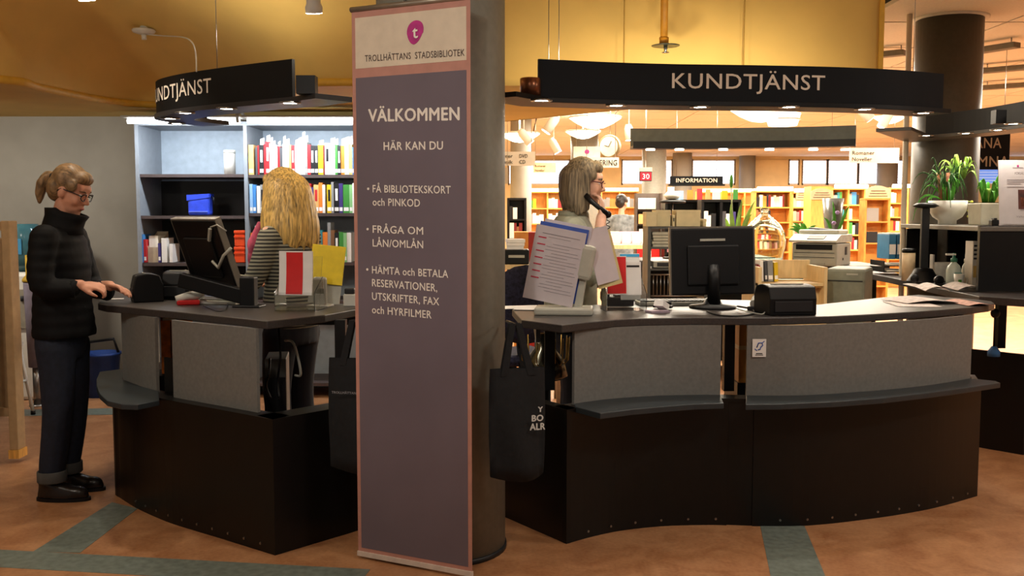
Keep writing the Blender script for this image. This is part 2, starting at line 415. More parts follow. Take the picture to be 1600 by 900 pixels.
# rounded yellow bead along its lower edge on the left, joints on the right
MB().tube([(p.x, p.y - .012, ZS + .012) for p in B2 if p.x < -.4], .028, n=8).build('trim_bead', M_yellow2, yw)
for px in (1162, 975):
    p = atY(px, 60, YE + .0); MB().box(p.x, YE - .014, 2.68, .006, .008, .84).build('joint', mat('panel_joint', '#a8863c', .8), yw)  # thin darker strips mark the panel joints
MB().box(XE + .0, YE + .2, 2.68, .03, .45, .84).build('end_return', M_yellow2, yw)
back = [onz(1373, 140, ZS), Vector((1.9, YE + .9)), onz(1110, 159, ZS), onz(950, 174, ZS), onz(790, 190, ZS), Vector((-.8, 8.2)), Vector((-.9, 8.2)), Vector((-7.0, 8.2))]
sof = [tuple(p) for p in B2] + [(XE, YE + .3)] + [tuple(Vector(p).to_2d()) for p in back[1:]]
struct(MB().prism(sof, ZS - .0, ZS + .03).build('ceiling_soffit', M_yellow))
struct(MB().wall([tuple(Vector(p).to_2d()) for p in back[1:6]], .03, ZS, 3.1).build('wall_soffit_back', M_yellow))
# atrium ceiling
struct(MB().box(-2.35, 1.6, 3.15, 9.5, 10.2, .1).build('ceiling_atrium', M_yellow))
struct(MB().box(9.2, .3, 3.15, 13.6, 7, .1).build('ceiling_atrium_right', M_tile))

# ================================================================ COUNTERS
M_edge = mat('worktop_edge', '#2a2624', .5, var=.08)
def screws(parent, poly, z, step, n_off=.004):
    mb = MB(); L = 0
    P = [Vector((p[0], p[1])) for p in poly]
    for i in range(len(P) - 1):
        d = (P[i + 1] - P[i]); ln = d.length; d.normalize(); nr = Vector((d.y, -d.x))
        t = step - L
        while t < ln:
            q = P[i] + d * t; mb.cyl((q.x, q.y, z), (q.x + nr.x * n_off, q.y + nr.y * n_off, z), .006, n=6, sm=False); t += step
        L = (L + ln) % step
    return stuff(mb.build('screw_row', M_metal, parent))
# ---- left counter
LB = [fl(x, y).to_2d() for x, y in ((180, 770), (188, 778), (200, 786), (217, 796), (260, 815), (300, 828), (340, 840), (430, 868))]
LB = [Vector((-2.13, 5.75)), Vector((-2.14, 5.4)), Vector((-2.12, 5.18))] + LB
LBs = spline(LB[:-1], 4) + [LB[-1]]
LS = [LB[-1], fl(550, 832).to_2d(), Vector((-.42, 4.67))]
ct = thing('service_counter', 'dark curved counter with grey upper panels where the woman in black stands', 'counter', (-1.4, 4.8, 0))
def lc(mb, name, m, **k):
    o = mb.build(name, m, **k); o.parent = ct; o.matrix_parent_inverse = Matrix.Translation((1.4, -4.8, 0)); return o
zb = .57
def MBs(f): mb = MB(); f(mb); return mb
front = lc(MB().wall(LBs, .025, 0, zb), 'front_panel', M_black)
side = lc(MB().wall(LS, .025, 0, zb), 'side_panel', M_black)
lc(MB().wall(LBs, .10, zb, zb + .018), 'base_ledge', M_black)
lc(MB().wall(LS, .12, zb, zb + .018), 'base_ledge', M_black)
s1 = screws(ct, LBs[20:], .035, .11); s1.matrix_parent_inverse = Matrix.Translation((1.4, -4.8, 0))
# upper grey panels, set back from the base
U = offset(LBs, .055)
def px_of(p, z):
    v = Vector((p[0], p[1], z)) - Vector((0, 0, EYE)); f = v.y * cp - v.z * sp; u = v.y * sp + v.z * cp
    return 800 + FPX * v.x / f, 450 - FPX * u / f
def dense(poly, step=.02):
    out = [Vector(poly[0][:2])]
    for i in range(len(poly) - 1):
        a, b = Vector(poly[i][:2]), Vector(poly[i + 1][:2]); k = max(1, int((b - a).length / step))
        out += [a + (b - a) * (j + 1) / k for j in range(k)]
    return out
Ud = dense(U)
def cut(poly, x0, x1, z=.75, y_max=None): return [p for p in poly if x0 <= px_of(p, z)[0] <= x1 and (y_max is None or p.y < y_max)]
g1 = [p for p in Ud if px_of(p, .75)[0] < 245]; g2 = cut(Ud, 268, 404)
lc(MB().wall(g1, .016, zb + .018, .955), 'upper_panel', M_grey)
lc(MB().wall(g2, .016, zb + .018, .955), 'upper_panel', M_grey)
gp = cut(Ud, 246, 268, y_max=5.1)
lc(MB().wall(offset(gp, .03), .016, zb + .018, .76), 'gap_filler', M_black)
pq = fl(500, 850).to_2d()
lc(MB().box(-.80, 4.46, .77, .05, .05, .38), 'leg', M_bplast)
lc(MB().box(-.86, 4.9, .93, .42, .02, .09), 'apron', M_black)
# worktop
zt = .99
Lt = [onz(x, y, zt).to_2d() for x, y in ((153, 474), (165, 477), (197, 479.5), (235, 483.5), (275, 487), (322, 492), (368, 496.5), (417, 502), (508, 492), (556, 483))]
Lt = [Vector((-2.32, 6.0)), Vector((-2.36, 5.5))] + Lt + [Vector((-.46, 4.92)), Vector((-.95, 4.92)), Vector((-1.3, 4.98)), Vector((-1.55, 5.3)), Vector((-1.66, 5.75)), Vector((-1.7, 6.1)), Vector((-2.2, 6.2))]
wt = lc(MB().prism([tuple(p) for p in Lt], zt - .035, zt), 'worktop', M_top, bevel=.004)
# purse shelf at the rounded end
sh = [onz(x, y, .575).to_2d() for x, y in ((156, 588), (151, 600), (151, 612), (156, 624), (168, 635), (190, 640), (215, 641), (249, 634))]
Uc = [p for p in Ud if px_of(p, .58)[0] < 252 and p.y < 5.35]
lc(MB().prism([tuple(p) for p in sh] + [tuple(p) for p in Uc[::-1]], .575, .60), 'purse_shelf', M_blue_shelf, bevel=.003)

# ---- right counter
RB = [fl(x, y).to_2d() for x, y in ((885, 850), (920, 840), (960, 831), (1000, 825.5), (1040, 822), (1085, 820.5), (1125, 820.5), (1165, 822), (1205, 822.5), (1250, 822), (1300, 818), (1350, 812), (1400, 805), (1450, 796), (1490, 786), (1527, 775))]
RBs = spline(RB, 4)
ct2 = thing('service_counter', 'dark wavy counter with grey upper panels below the wide right sign', 'counter', (1.2, 4.9, 0))
def rc(mb, name, m, **k):
    o = mb.build(name, m, **k); o.parent = ct2; o.matrix_parent_inverse = Matrix.Translation((-1.2, -4.9, 0)); return o
zb2 = .585
iA = next(i for i, p in enumerate(RBs) if px_of(p, 0)[0] > 1126); iB = next(i for i, p in enumerate(RBs) if px_of(p, 0)[0] > 1166)
rc(MB().wall(RBs[:iA + 1], .025, 0, zb2), 'front_panel', M_black)
rc(MB().wall(offset(RBs[iA:iB + 1], .008), .025, 0, zb2), 'front_panel', M_black)
rc(MB().wall(RBs[iB:], .025, 0, zb2), 'front_panel', M_black)
eL = [Vector((-.06, 4.55)), RB[0]]
rc(MB().wall(eL, .025, 0, zb2), 'end_panel', M_black)
eR = [RB[-1], RB[-1] + Vector((.10, .28))]
rc(MB().wall(eR, .03, 0, zb2), 'end_panel', mat('end_panel_brown', '#3a2a22', .5))
rc(MB().wall(RBs, .10, zb2, zb2 + .015), 'base_ledge', M_black)
rc(MB().wall(eL, .06, zb2, zb2 + .015), 'base_ledge', M_black)
for seg in (RBs[:iA], RBs[iB:]):
    s1 = screws(ct2, seg, .03, .13); s1.matrix_parent_inverse = Matrix.Translation((-1.2, -4.9, 0))
U2 = dense(offset(RBs, .06))
h1 = cut(U2, 893, 1128); h2 = cut(U2, 1165, 1521)
rc(MB().wall(h1, .016, zb2 + .015, .935), 'upper_panel', M_grey)
pan2 = rc(MB().wall(h2, .016, zb2 + .015, .935), 'upper_panel', M_grey)
pz = atY(1140, 580, 4.6)
rc(MB().box(pz.x + .0, 4.63, .77, .05, .05, .35), 'leg', M_bplast)
rc(MB().box(atY(858, 580, 4.75).x, 4.68, .77, .05, .05, .36), 'leg', M_bplast)
rc(MB().box(2.42, 5.2, .77, .05, .05, .36), 'leg', M_bplast)
zt2 = .97
Rt = [onz(x, y, zt2).to_2d() for x, y in ((815, 500), (878, 508), (920, 503), (960, 499.5), (1000, 497.5), (1080, 496), (1160, 496.5), (1230, 496), (1300, 494), (1360, 491), (1420, 487.5), (1470, 484), (1520, 480), (1545, 477), (1554, 474), (1549, 470.5), (1525, 467.5), (1490, 465), (1435, 460.5), (1376, 465), (1277, 476))]
Rt += [Vector((1.45, 5.35)), Vector((1.0, 5.42)), Vector((.6, 5.25)), Vector((.3, 4.95)), Vector((0.0, 4.85))]
wt2 = rc(MB().prism([tuple(p) for p in Rt], zt2 - .035, zt2), 'worktop', M_top, bevel=.004)
rc(MB().box(.12, 4.62, .90, .02, .5, .07), 'apron', M_black)
zs = .60
def shelf(pxs, Upoly):
    P = [onz(x, y, zs).to_2d() for x, y in pxs]
    return rc(MB().prism([tuple(p) for p in P] + [tuple(p) for p in Upoly[::-1]], zs - .02, zs + .006), 'purse_shelf', M_blue_shelf, bevel=.003)
shelf(((900, 638), (938, 648), (985, 642), (1040, 637), (1085, 633.5), (1131, 632)), h1)
shelf(((1165, 634), (1220, 633.5), (1300, 630), (1380, 624), (1450, 616), (1510, 608), (1563, 600), (1556, 597)), h2)

# ---- third desk on the right with its tall box
zt3 = .965
ct3 = thing('service_counter', 'long dark counter running back under the potted plants', 'counter', (3.1, 6.6, 0))
def tc_(mb, name, m, **k):
    o = mb.build(name, m, **k); o.parent = ct3; o.matrix_parent_inverse = Matrix.Translation((-3.1, -6.6, 0)); return o
W3 = [onz(x, y, zt3).to_2d() for x, y in ((1640, 470), (1530, 463), (1480, 450), (1440, 441), (1400, 433), (1350, 426), (1310, 421), (1302, 418.5), (1312, 416.5))]
W3 = [Vector((p.x * min(1, 8.25 / p.y) - (.06 if 6.2 < p.y < 7.6 else 0), min(p.y, 8.25))) for p in W3]
W3 = W3 + [Vector((3.2, 8.25)), Vector((3.2, 7.45)), Vector((3.9, 7.3)), Vector((4.2, 6.2))]
tc_(MB().prism([tuple(p) for p in W3], zt3 - .045, zt3), 'worktop', M_top, bevel=.004)
base3 = [fl(1495, 693).to_2d(), fl(1598, 711).to_2d(), Vector((3.9, 5.95))]
tc_(MB().wall(base3, .03, 0, .61), 'front_panel', M_black)
tc_(MB().box(3.06, 5.98, .78, .05, .05, .33), 'leg', M_bplast)
tc_(MB().wall([(3.0, 6.3), (3.12, 8.1)], .02, .0, .5), 'front_panel', M_black)
x1530 = atY(1530, 400, 5.98).x
tc_(MB().box(x1530 + .35, 5.995, 1.175, .70, .03, .41), 'box_front', M_black)
zh = 1.375
Hs = [onz(1530, 353, zh).to_2d(), onz(1640, 358, zh).to_2d(), Vector((3.7, 6.0)), Vector((3.75, 7.45)), Vector((3.05, 7.45))]
Hs = [Vector((x1530, 5.97)), Vector((3.75, 5.97)), Vector((3.75, 7.3)), Vector((3.3, 7.4)), Vector((3.2, 7.58)), Vector((3.06, 7.58))]
tc_(MB().prism([tuple(p) for p in Hs], zh - .03, zh), 'high_shelf', mat('high_shelf_top', '#6e6a62', .4), bevel=.003)
tc_(MB().box(3.52, 7.28, 1.155, .44, .02, .37), 'box_side', M_black)
tc_(MB().box(3.18, 7.46, 1.155, .24, .02, .37), 'box_side', M_black)
tc_(MB().box(3.5, 6.6, 1.155, .02, 1.3, .37), 'box_back', M_bplast)

# ---- back desk with printer and carboy
zd = 1.0
ct4 = thing('back_desk', 'dark work bench carrying the large glass carboy and the printer', 'desk', (2.6, 8.7, 0))
MB().box(-.1, .1, zd - .025, 1.62, .8, .05).build('worktop', M_top, ct4, bevel=.004)
for sx in (-.85, -.2, .6): MB().box(sx, .1, (zd - .05) / 2, .05, .66, zd - .05).build('side_panel', M_black, ct4)
MB().box(-.12, .45, .5, 1.46, .02, .9).build('back_panel', M_black, ct4)

# ================================================================ SIGN CANOPIES
def canopy(name_label, face, zb_, zt_, ledge_in, lights, group='curved sign boards with downlights', text=None, mface=M_signface, mled=M_bplast, ledge_ext=None, wires=(), powr=9, letter_px=None):
    c0 = face[len(face) // 2]
    t = thing('hanging_sign', name_label, 'sign', (c0[0], c0[1], zb_), 0, None)
    inv = Matrix.Translation((-c0[0], -c0[1], -zb_))
    def P(mb, name, m, **k):
        o = mb.build(name, m, **k); o.parent = t; o.matrix_parent_inverse = inv; return o
    P(MB().wall(face, .02, zb_ + .012, zt_), 'sign_board', mface)
    led = ledge_ext or face
    lo = offset(led, -.012)
    P(MB().prism([tuple(p) for p in lo] + [tuple(p) for p in offset(led, ledge_in)[::-1]], zb_ - .012, zb_ + .012), 'ledge', mled, bevel=.002)
    for q in lights:
        li = P(MB().lathe([(.052, 0), (.052, -.006), (.04, -.007), (.036, 0)], c=(q[0], q[1], zb_ - .0125), n=20), 'downlight_ring', M_metal)
        b_ = MB().lathe([(.034, -.003), (.0, -.003)], c=(q[0], q[1], zb_ - .0125), n=16).build('bulb', M_lens); b_.parent = li
        lamp('sign_downlight', 'SPOT', (q[0], q[1], zb_ - .03), powr, (1, .91, .78), .03, spot=105, blend=.7)
    for (x, y) in wires:
        P(MB().cyl((x, y, zt_ - .02), (x, y, 3.1), .002, n=5), 'wire', M_metal)
    return t, P
def along(poly, s):
    for i in range(len(poly) - 1):
        d = Vector(poly[i + 1]) - Vector(poly[i]); l = d.length
        if s <= l or i == len(poly) - 2:
            u = d / l; return Vector(poly[i]) + u * s, u
        s -= l
def length_to(poly, px, z):
    L = 0
    for i in range(len(poly) - 1):
        if px_of(poly[i + 1], z)[0] >= px: return L
        L += (Vector(poly[i + 1]) - Vector(poly[i])).length
    return L
def curve_text(txt, poly, s0, z, w, cap, m, parent, weight=0):
    upd()
    def f(u, v, z_=0):
        p, d = along(poly, s0 + u); nrm = Vector((d.y, -d.x)); q = p + nrm * (.003 + z_)
        return Vector((q.x, q.y, z + v))
    return lettering(txt, f, w, cap, m, parent, weight)
ZB, ZT = 2.005, 2.20
Rf = dense(spline([onz(x, y, ZT).to_2d() for x, y in ((842, 92), (950, 97), (1050, 100), (1160, 101.5), (1300, 104.5), (1400, 109), (1475, 115.5))], 6), .03)
rl = [onz(x, y, ZB).to_2d() for x, y in ((846, 152), (963, 160), (1094, 162.5), (1233, 162.5), (1351, 166), (1443, 172))]
ext = [onz(803, 147, ZB).to_2d()] + Rf[1:] + [Rf[-1] + Vector((.05, .03))]
t, P = canopy('long dark curved hanging sign reading KUNDTJÄNST above the wavy counter', Rf, ZB, ZT, .2, rl, mface=M_signnavy, ledge_ext=ext,
              wires=[tuple(onz(858, 95, ZT).to_2d() + Vector((0, .06))), tuple(onz(875, 96, ZT).to_2d() + Vector((0, .12))), tuple(onz(1440, 112, ZT).to_2d() + Vector((-.02, .06)))], powr=8)
s0 = length_to(Rf, 1062, 2.09); s1_ = length_to(Rf, 1296, 2.09)
curve_text('KUNDTJÄNST', Rf, s0, 2.081, s1_ - s0, .078, M_letter, t, .004)
q = onz(826, 147, ZB + .012)
P(MB().lathe([(.05, 0), (.05, .085), (.045, .088)], c=(q.x + .01, q.y + .1, ZB + .012), n=18), 'lamp_can', mat('copper_can', '#8a5a42', .3, .8))
def behind(px):
    c_ = min(Rf, key=lambda p: abs(px_of(p, ZT)[0] - px)); return Vector((c_.x, c_.y + .01, ZT))
for px in (900, 1090, 1290):
    q = behind(px)
    P(MB().lathe([(.04, 0), (.045, .05), (.04, .055), (.035, .02), (0, .02)], c=(q.x, q.y + .11, ZB + .012), n=16), 'uplight_can', M_bplast)
    lamp('sign_uplight', 'SPOT', (q.x, q.y + .11, ZB + .09), 10, (1, .90, .74), .04, rot=(R(180 - 18), 0, 0), spot=150, blend=.8)
for px in (1000, 1220):  # added cans and spots, hidden by the board, brightening the things behind it
    q = behind(px)
    P(MB().lathe([(.035, -.04), (.035, .04), (.03, .045), (0, .045)], c=(q.x, q.y + .12, ZB + .075), n=16, M=None), 'back_fill_can', M_bplast)
    lamp('sign_back_fill', 'SPOT', (q.x, q.y + .2, ZB + .07), 55, (1, .87, .66), .05, rot=(R(74), 0, 0), spot=120, blend=.8)
Lf = dense(spline([Vector((-1.9, 6.0)), Vector((-2.0, 5.8)), Vector((-2.04, 5.6))] + [onz(x, y, ZT).to_2d() for x, y in ((245, 126), (258, 121), (285, 115), (330, 108), (390, 100), (456, 92))], 6), .03)
ll = [onz(x, y, ZB).to_2d() for x, y in ((453, 156), (354, 165), (289, 172), (266, 181), (276, 189))]
ext = Lf + [onz(496, 150, ZB).to_2d()]
t, P = canopy('dark curved hanging sign reading KUNDTJÄNST above the blonde clerk', Lf, ZB, ZT, .2, ll, ledge_ext=ext,
              wires=[tuple(onz(332, 105, ZT).to_2d() + Vector((.0, .08)))], mled=mat('ledge_blue_grey', '#2b2b2e', .35), powr=4)
s1_ = length_to(Lf, 335, 2.09); curve_text('KUNDTJÄNST', Lf, s1_ - .73, 2.081, .73, .078, M_letter, t, .004)
q = onz(487, 148, ZB)
P(MB().box(q.x - .04, q.y + .09, ZB + .055, .09, .07, .085), 'transformer_box', M_bplast)
for q in (onz(392, 100, ZT), onz(300, 113, ZT)):
    P(MB().lathe([(.04, 0), (.045, .05), (.04, .055), (.035, .02), (0, .02)], c=(q.x + .10, q.y + .10, ZB + .012), n=16), 'uplight_can', M_bplast)
    lamp('sign_uplight', 'SPOT', (q.x + .10, q.y + .10, ZB + .09), 10, (1, .90, .74), .04, rot=(R(180 - 14), 0, 0), spot=150, blend=.8)
# third canopy over the plants
Tf = dense(spline([onz(x, y, ZT).to_2d() for x, y in ((1447, 180), (1500, 174), (1550, 167), (1600, 158), (1680, 142))], 6), .03)
tl_ = [onz(x, y, ZB).to_2d() for x, y in ((1447, 215), (1509, 211.5), (1559, 206.5), (1583, 197))]
ext = [onz(1421, 208, ZB).to_2d()] + Tf[1:]
t, P = canopy('dark curved unlettered board with spotlights above the potted plants', Tf, ZB + .03, ZT, .22, tl_, ledge_ext=ext, mled=mat('ledge_grey_brown', '#4a4640', .5), powr=10)
q = onz(1567, 196, ZB + .03)
P(MB().box(q.x, q.y + .06, ZB + .09, .07, .07, .09), 'lamp_can', M_bplast)
# information desk canopy, seen from behind, and its INFORMATION board
If = [atY(1338, 200, 8.2).to_2d(), atY(1250, 200, 8.35).to_2d(), atY(1150, 200, 8.45).to_2d(), atY(1060, 200, 8.5).to_2d(), atY(985, 200, 8.5).to_2d()]
If = dense(spline(If, 5), .06)
il = [atY(x, 230, 8.42).to_2d() for x in (1015, 1060, 1128, 1200, 1268, 1318)]
t, P = canopy('grey green curved board with black light ledge above the information desk', If, 2.03, 2.2, .17, [], mface=mat('board_grey_green', '#6a706a', .5), wires=[tuple(atY(1300, 200, 8.3).to_2d())])
P(MB().wall(offset(If, .17), .015, 2.015, 2.075), 'ledge_fascia', M_bplast)
for q in il:
    o = P(MB().lathe([(.04, 0), (.04, -.012), (0, -.012)], c=(q.x, q.y - .05, 2.015), n=12), 'bulb', M_glow)
a_ = atY(1047, 288, 12); b_ = atY(1129, 288, 12)
t = thing('hanging_sign', 'small navy hanging board reading INFORMATION', 'sign', ((a_.x + b_.x) / 2, 12, a_.z))
MB().box(0, 0, .05, b_.x - a_.x, .03, .1).build('sign_board', M_signnavy, t); MB().box(0, 0, -.01, b_.x - a_.x + .04, .1, .02).build('ledge', M_bplast, t)
simple_lettering('INFORMATION', (0, -.016, .05), .51, .052, M_letter, t, weight=.01)
for sx in (-.25, .25): MB().cyl((sx, 0, .1), (sx, 0, 3.0 - a_.z), .003, n=5).build('wire', M_metal, t)

# ================================================================ WELCOME BANNER
cc = Vector((-.30, 4.12)); wdir = Vector((.5, -.245)).normalized(); nrm = Vector((wdir.y, -wdir.x))
if nrm.y > 0: nrm = -nrm
bp0 = Vector((cc.x + nrm.x * .292, cc.y + nrm.y * .292, 0)); bn = Vector((nrm.x, nrm.y, 0))
bl_t = onplane(560, 14, bp0, bn); br_t = onplane(745, -1, bp0, bn); bl_b = onplane(550, 855, bp0, bn); br_b = onplane(728, 896, bp0, bn)
ux = Vector((wdir.x, wdir.y, 0)); mid = bp0
ul = ((bl_t - mid).dot(ux) + (bl_b - mid).dot(ux)) / 2; ur = ((br_t - mid).dot(ux) + (br_b - mid).dot(ux)) / 2
ztop, zbot = (bl_t.z + br_t.z) / 2, (bl_b.z + br_b.z) / 2
bc = mid + ux * (ul + ur) / 2; bw = ur - ul; bh = ztop - zbot
ban = thing('banner', 'tall mauve welcome banner reading VÄLKOMMEN hanging on the grey column', 'banner', (bc.x, bc.y, zbot), math.atan2(ux.y, ux.x))
M_ban = mat('banner_print_mauve', '#6a5f68', .6, var=.06, scale=2); M_banp = mat('banner_print_pink', '#b98576', .6, var=.04); M_banc = mat('banner_print_cream', '#d8c9b2', .6, var=.03)
bo = MB().box(0, 0, bh / 2, bw, .002, bh).build('cloth', M_banp, ban)
e_ = .017
zc1 = onplane(660, 100, bp0, bn).z - zbot; zc0 = onplane(660, 112, bp0, bn).z - zbot
MB().box(0, -.0013, (zc0 - .006 + .018) / 2, bw - 2 * e_, .0012, zc0 - .006 - .018).build('mauve_field', M_ban, ban)
MB().box(0, -.0013, (zc1 + bh - .035) / 2 + .004, bw - 2 * e_, .0012, bh - .03 - zc1).build('cream_field', M_banc, ban)
MB().cyl((-bw / 2 - .004, 0, bh + .006), (bw / 2 + .004, 0, bh + .006), .011, n=10).build('top_rail', mat('rail_silver', '#9c9182', .4, .6), ban)
MB().box(0, 0, -.008, bw + .004, .014, .02).build('bottom_rail', mat('rail_light', '#cdbfb2', .5), ban)
MB().cyl((-.04, .0, bh + .01), (0, .03, bh + .05), .003, n=6).build('hook', M_metal, ban)
upd()
M_bt = mat('banner_letter', '#efe6da', .6, var=0); M_bk = mat('banner_dark_letter', '#55453f', .7, var=0)
for txt, a, b, cap_, m, w in (('TROLLHÄTTANS  STADSBIBLIOTEK', (571, 96.5), (726.5, 87.2), 10.5, M_bk, .002), ('VÄLKOMMEN', (576, 190), (719, 187.5), 20, M_bt, .02), ('HÄR KAN DU', (600, 234.5), (693, 233.5), 13, M_bt, .014),
        ('FÅ BIBLIOTEKSKORT', (583, 300.5), (705, 302.5), 12, M_bt, .009), ('och PINKOD', (583, 321), (657, 323), 12, M_bt, .009), ('FRÅGA OM', (583, 363.5), (662, 366.5), 12, M_bt, .009), ('LÅN/OMLÅN', (583, 385), (662, 388), 12, M_bt, .009),
        ('HÄMTA och BETALA', (582, 427), (701, 434), 12, M_bt, .009), ('RESERVATIONER,', (582, 447), (684, 455.5), 12, M_bt, .009), ('UTSKRIFTER, FAX', (582, 468), (687, 477), 12, M_bt, .009), ('och HYRFILMER', (582, 489), (675, 497.5), 12, M_bt, .009)):
    lettering_px(txt, a, b, cap_, bp0, bn, m, ban, w, .0032)
upd(); binv = ban.matrix_world.inverted()
for (x, y) in ((576, 295), (575, 358), (574.5, 421)):
    q = binv @ onplane(x, y, bp0, bn); MB().cyl((q.x, -.0015, q.z), (q.x, -.0035, q.z), .0052, n=14, sm=False).build('bullet', M_bt, ban)
# egg shaped magenta emblem with a white t
q = binv @ onplane(649, 52, bp0, bn); pts = []
for k in range(28):
    a = 2 * math.pi * k / 28; r = .040 * (1 + .0 * math.cos(a)); x = r * math.cos(a) * (1 + .22 * math.sin(a)) * .92; z = .049 * math.sin(a) + (.006 if math.sin(a) < 0 else 0)
    pts.append((x + .006 * math.sin(a), z))
vs = [(q.x + x, -.0024, q.z + z) for x, z in pts] + [(q.x + x, -.004, q.z + z) for x, z in pts]; nn = 28
MB().add(vs, [tuple(range(nn, 2 * nn))] + [(i, (i + 1) % nn, nn + (i + 1) % nn, nn + i) for i in range(nn)]).build('emblem', mat('emblem_magenta', '#b0237a', .5, var=.12, scale=25), ban)
simple_lettering('t', (q.x + .003, -.0045, q.z + .006), .026, .050, M_bt, ban, weight=.012)
# ================================================================ BOOKS AND BOOKCASES
CN = {'white': '#e6e2dc', 'cream': '#e3d5b4', 'tan': '#d8a868', 'red': '#b8242a', 'dark red': '#6e1a1e', 'black': '#17171a', 'pink': '#cf8e96', 'yellow': '#d8b21e', 'orange': '#dd7a2c', 'green': '#3f8a3a', 'light green': '#84b87a',
      'blue': '#3f7fc0', 'pale blue': '#8fb6dc', 'dark blue': '#1f3558', 'purple': '#3d3470', 'grey': '#8b8a88', 'dark grey': '#46464a', 'brown': '#7c5434', 'teal': '#2f7f88'}
def cmat(c): return mat('cover_' + c.replace(' ', '_'), CN[c], .45, var=.12, scale=30)
ORD = ['first', 'second', 'third', 'fourth', 'fifth', 'sixth', 'seventh', 'eighth', 'ninth', 'tenth', 'eleventh', 'twelfth', 'thirteenth', 'fourteenth', 'fifteenth', 'sixteenth', 'seventeenth', 'eighteenth', 'nineteenth', 'twentieth',
       'twenty-first', 'twenty-second', 'twenty-third', 'twenty-fourth', 'twenty-fifth', 'twenty-sixth', 'twenty-seventh', 'twenty-eighth', 'twenty-ninth', 'thirtieth', 'thirty-first', 'thirty-second', 'thirty-third', 'thirty-fourth', 'thirty-fifth', 'thirty-sixth']
COVER, FAR = {}, {}
PAGES = MB().box(0, .02, 0, .86, .94, .97).mesh('pages', M_pages)
SLIP = MB().add([(-.48, -.2, 0), (.48, -.15, 0), (.5, -.1, 1), (-.46, -.15, .85), (-.48, -.18, 0), (.48, -.13, 0), (.5, -.08, 1), (-.46, -.13, .85)], [(0, 1, 2, 3), (7, 6, 5, 4), (0, 4, 5, 1), (2, 6, 7, 3), (1, 5, 6, 2), (0, 3, 7, 4)]).mesh('paper_slip', M_paper)
LABEL = MB().box(0, 0, 0, .9, .012, .13).mesh('spine_label', M_paper)
STRIPE = MB().box(0, 0, 0, .5, .012, .45).mesh('spine_print', M_paper)
def cover_mesh(c):
    if c not in COVER: COVER[c] = MB().box(-.47, 0, 0, .06, 1, 1).box(.47, 0, 0, .06, 1, 1).box(0, -.48, 0, .9, .04, 1).mesh('cover', cmat(c))
    return COVER[c]
def far_mesh(c):
    if c not in FAR: FAR[c] = MB().box(-.46, 0, 0, .08, 1, 1).box(.46, 0, 0, .08, 1, 1).box(0, -.48, 0, .84, .04, 1).box(0, .02, 0, .84, .95, .96, m=1).mesh('book', [cmat(c), M_pages])
    return FAR[c]
def child(me, p, loc, sc, name=None):
    o = bpy.data.objects.new(name or me.name.split('.')[0], me); COL.objects.link(o); o.parent = p; o.location = loc; o.scale = sc; return o
def near_book(x, y, z, w, h, d, c, label, group, tilt=0, slip=False, stripe=None, sl=True):
    t = thing('book', label, 'book', (x, y, z), 0, group); t.rotation_euler = (0, tilt, 0)
    child(cover_mesh(c), t, (0, d / 2, h / 2), (w, d, h)); child(PAGES, t, (0, d / 2, h / 2), (w, d, h))
    if sl and w > .018: child(LABEL, t, (0, -.0005, .03), (w * .9, .05, .22))
    if stripe and w > .02:
        s_ = child(STRIPE, t, (0, -.0005, h * .62), (w, .05, h * .9), 'spine_print'); s_.data = s_.data if stripe == 'white' else MB().box(0, 0, 0, .5, .012, .45).mesh('spine_print', cmat(stripe))
    if slip: child(SLIP, t, (0, d * .3, h * .97), (w * .93, .1, .045 + .035 * random.random()))
    return t
# ---- lit bookcase behind the blonde clerk
YF = 7.5
def X(px, Y=YF): return (px - 800) / FPX * Y * 1.0
def Z(py, Y=YF): return atY(800, py, Y).z
xl, xm, xr = atY(214, 250, YF).x, atY(383.5, 250, YF).x, atY(562, 250, YF).x
bk = thing('bookcase', 'grey two-bay bookcase with strip lights along its top behind the blonde clerk', 'bookcase', ((xl + xr) / 2, YF, 0))
ox = (xl + xr) / 2; ZT_ = Z(196)
for x in (xl, xm, xr + .25): MB().box(x - ox, .25, ZT_ / 2, .028, .5, ZT_).build('side_panel', M_shelfgrey, bk)
MB().box((xr + .25 + xl) / 2 - ox, .5, ZT_ / 2, xr + .25 - xl, .02, ZT_).build('back_panel', mat('bookcase_back', '#a9b6c2', .5, var=.04), bk)
MB().box((xr + .25 + xl) / 2 - ox, .25, ZT_ + .015, xr + .25 - xl + .03, .5, .03).build('top', M_shelfgrey, bk)
zsL = [Z(272), Z(337), Z(411), Z(470), .12]; zsR = [Z(273), Z(333), Z(410), Z(470), .12]
for a, b, zz in ((xl, xm, zsL), (xm, xr + .25, zsR)):
    for z in zz: MB().box((a + b) / 2 - ox, .24, z - .012, b - a - .03, .46, .024).build('shelf', M_shelfdark, bk)
MB().box((xl + xm) / 2 - ox, .47, (Z(280) + Z(337)) / 2, xm - xl - .03, .02, Z(280) - Z(337)).build('dark_back', M_dplast, bk)
MB().box((xl + xm) / 2 - ox, .47, (Z(345) + Z(470)) / 2, xm - xl - .03, .02, Z(345) - Z(470)).build('dark_back', M_dplast, bk)
for a, b in ((atY(193, 190, 7.25).x, atY(377, 190, 7.25).x), (atY(381, 190, 7.25).x, atY(575, 190, 7.25).x)):
    c_ = MB().box((a + b) / 2 - ox, -.2, ZT_ + .04, b - a, .22, .012).build('light_canopy', M_gplast, bk)
    MB().cyl((a - ox + .02, -.22, ZT_ + .012), (b - ox - .02, -.22, ZT_ + .012), .019, n=10).build('tube', M_tube, c_)
    lamp('bookcase_tube_light', 'AREA', ((a + b) / 2, 7.26, ZT_ - .015), 14, (.86, .93, 1), b - a - .1, .05, rot=(R(28), 0, 0))
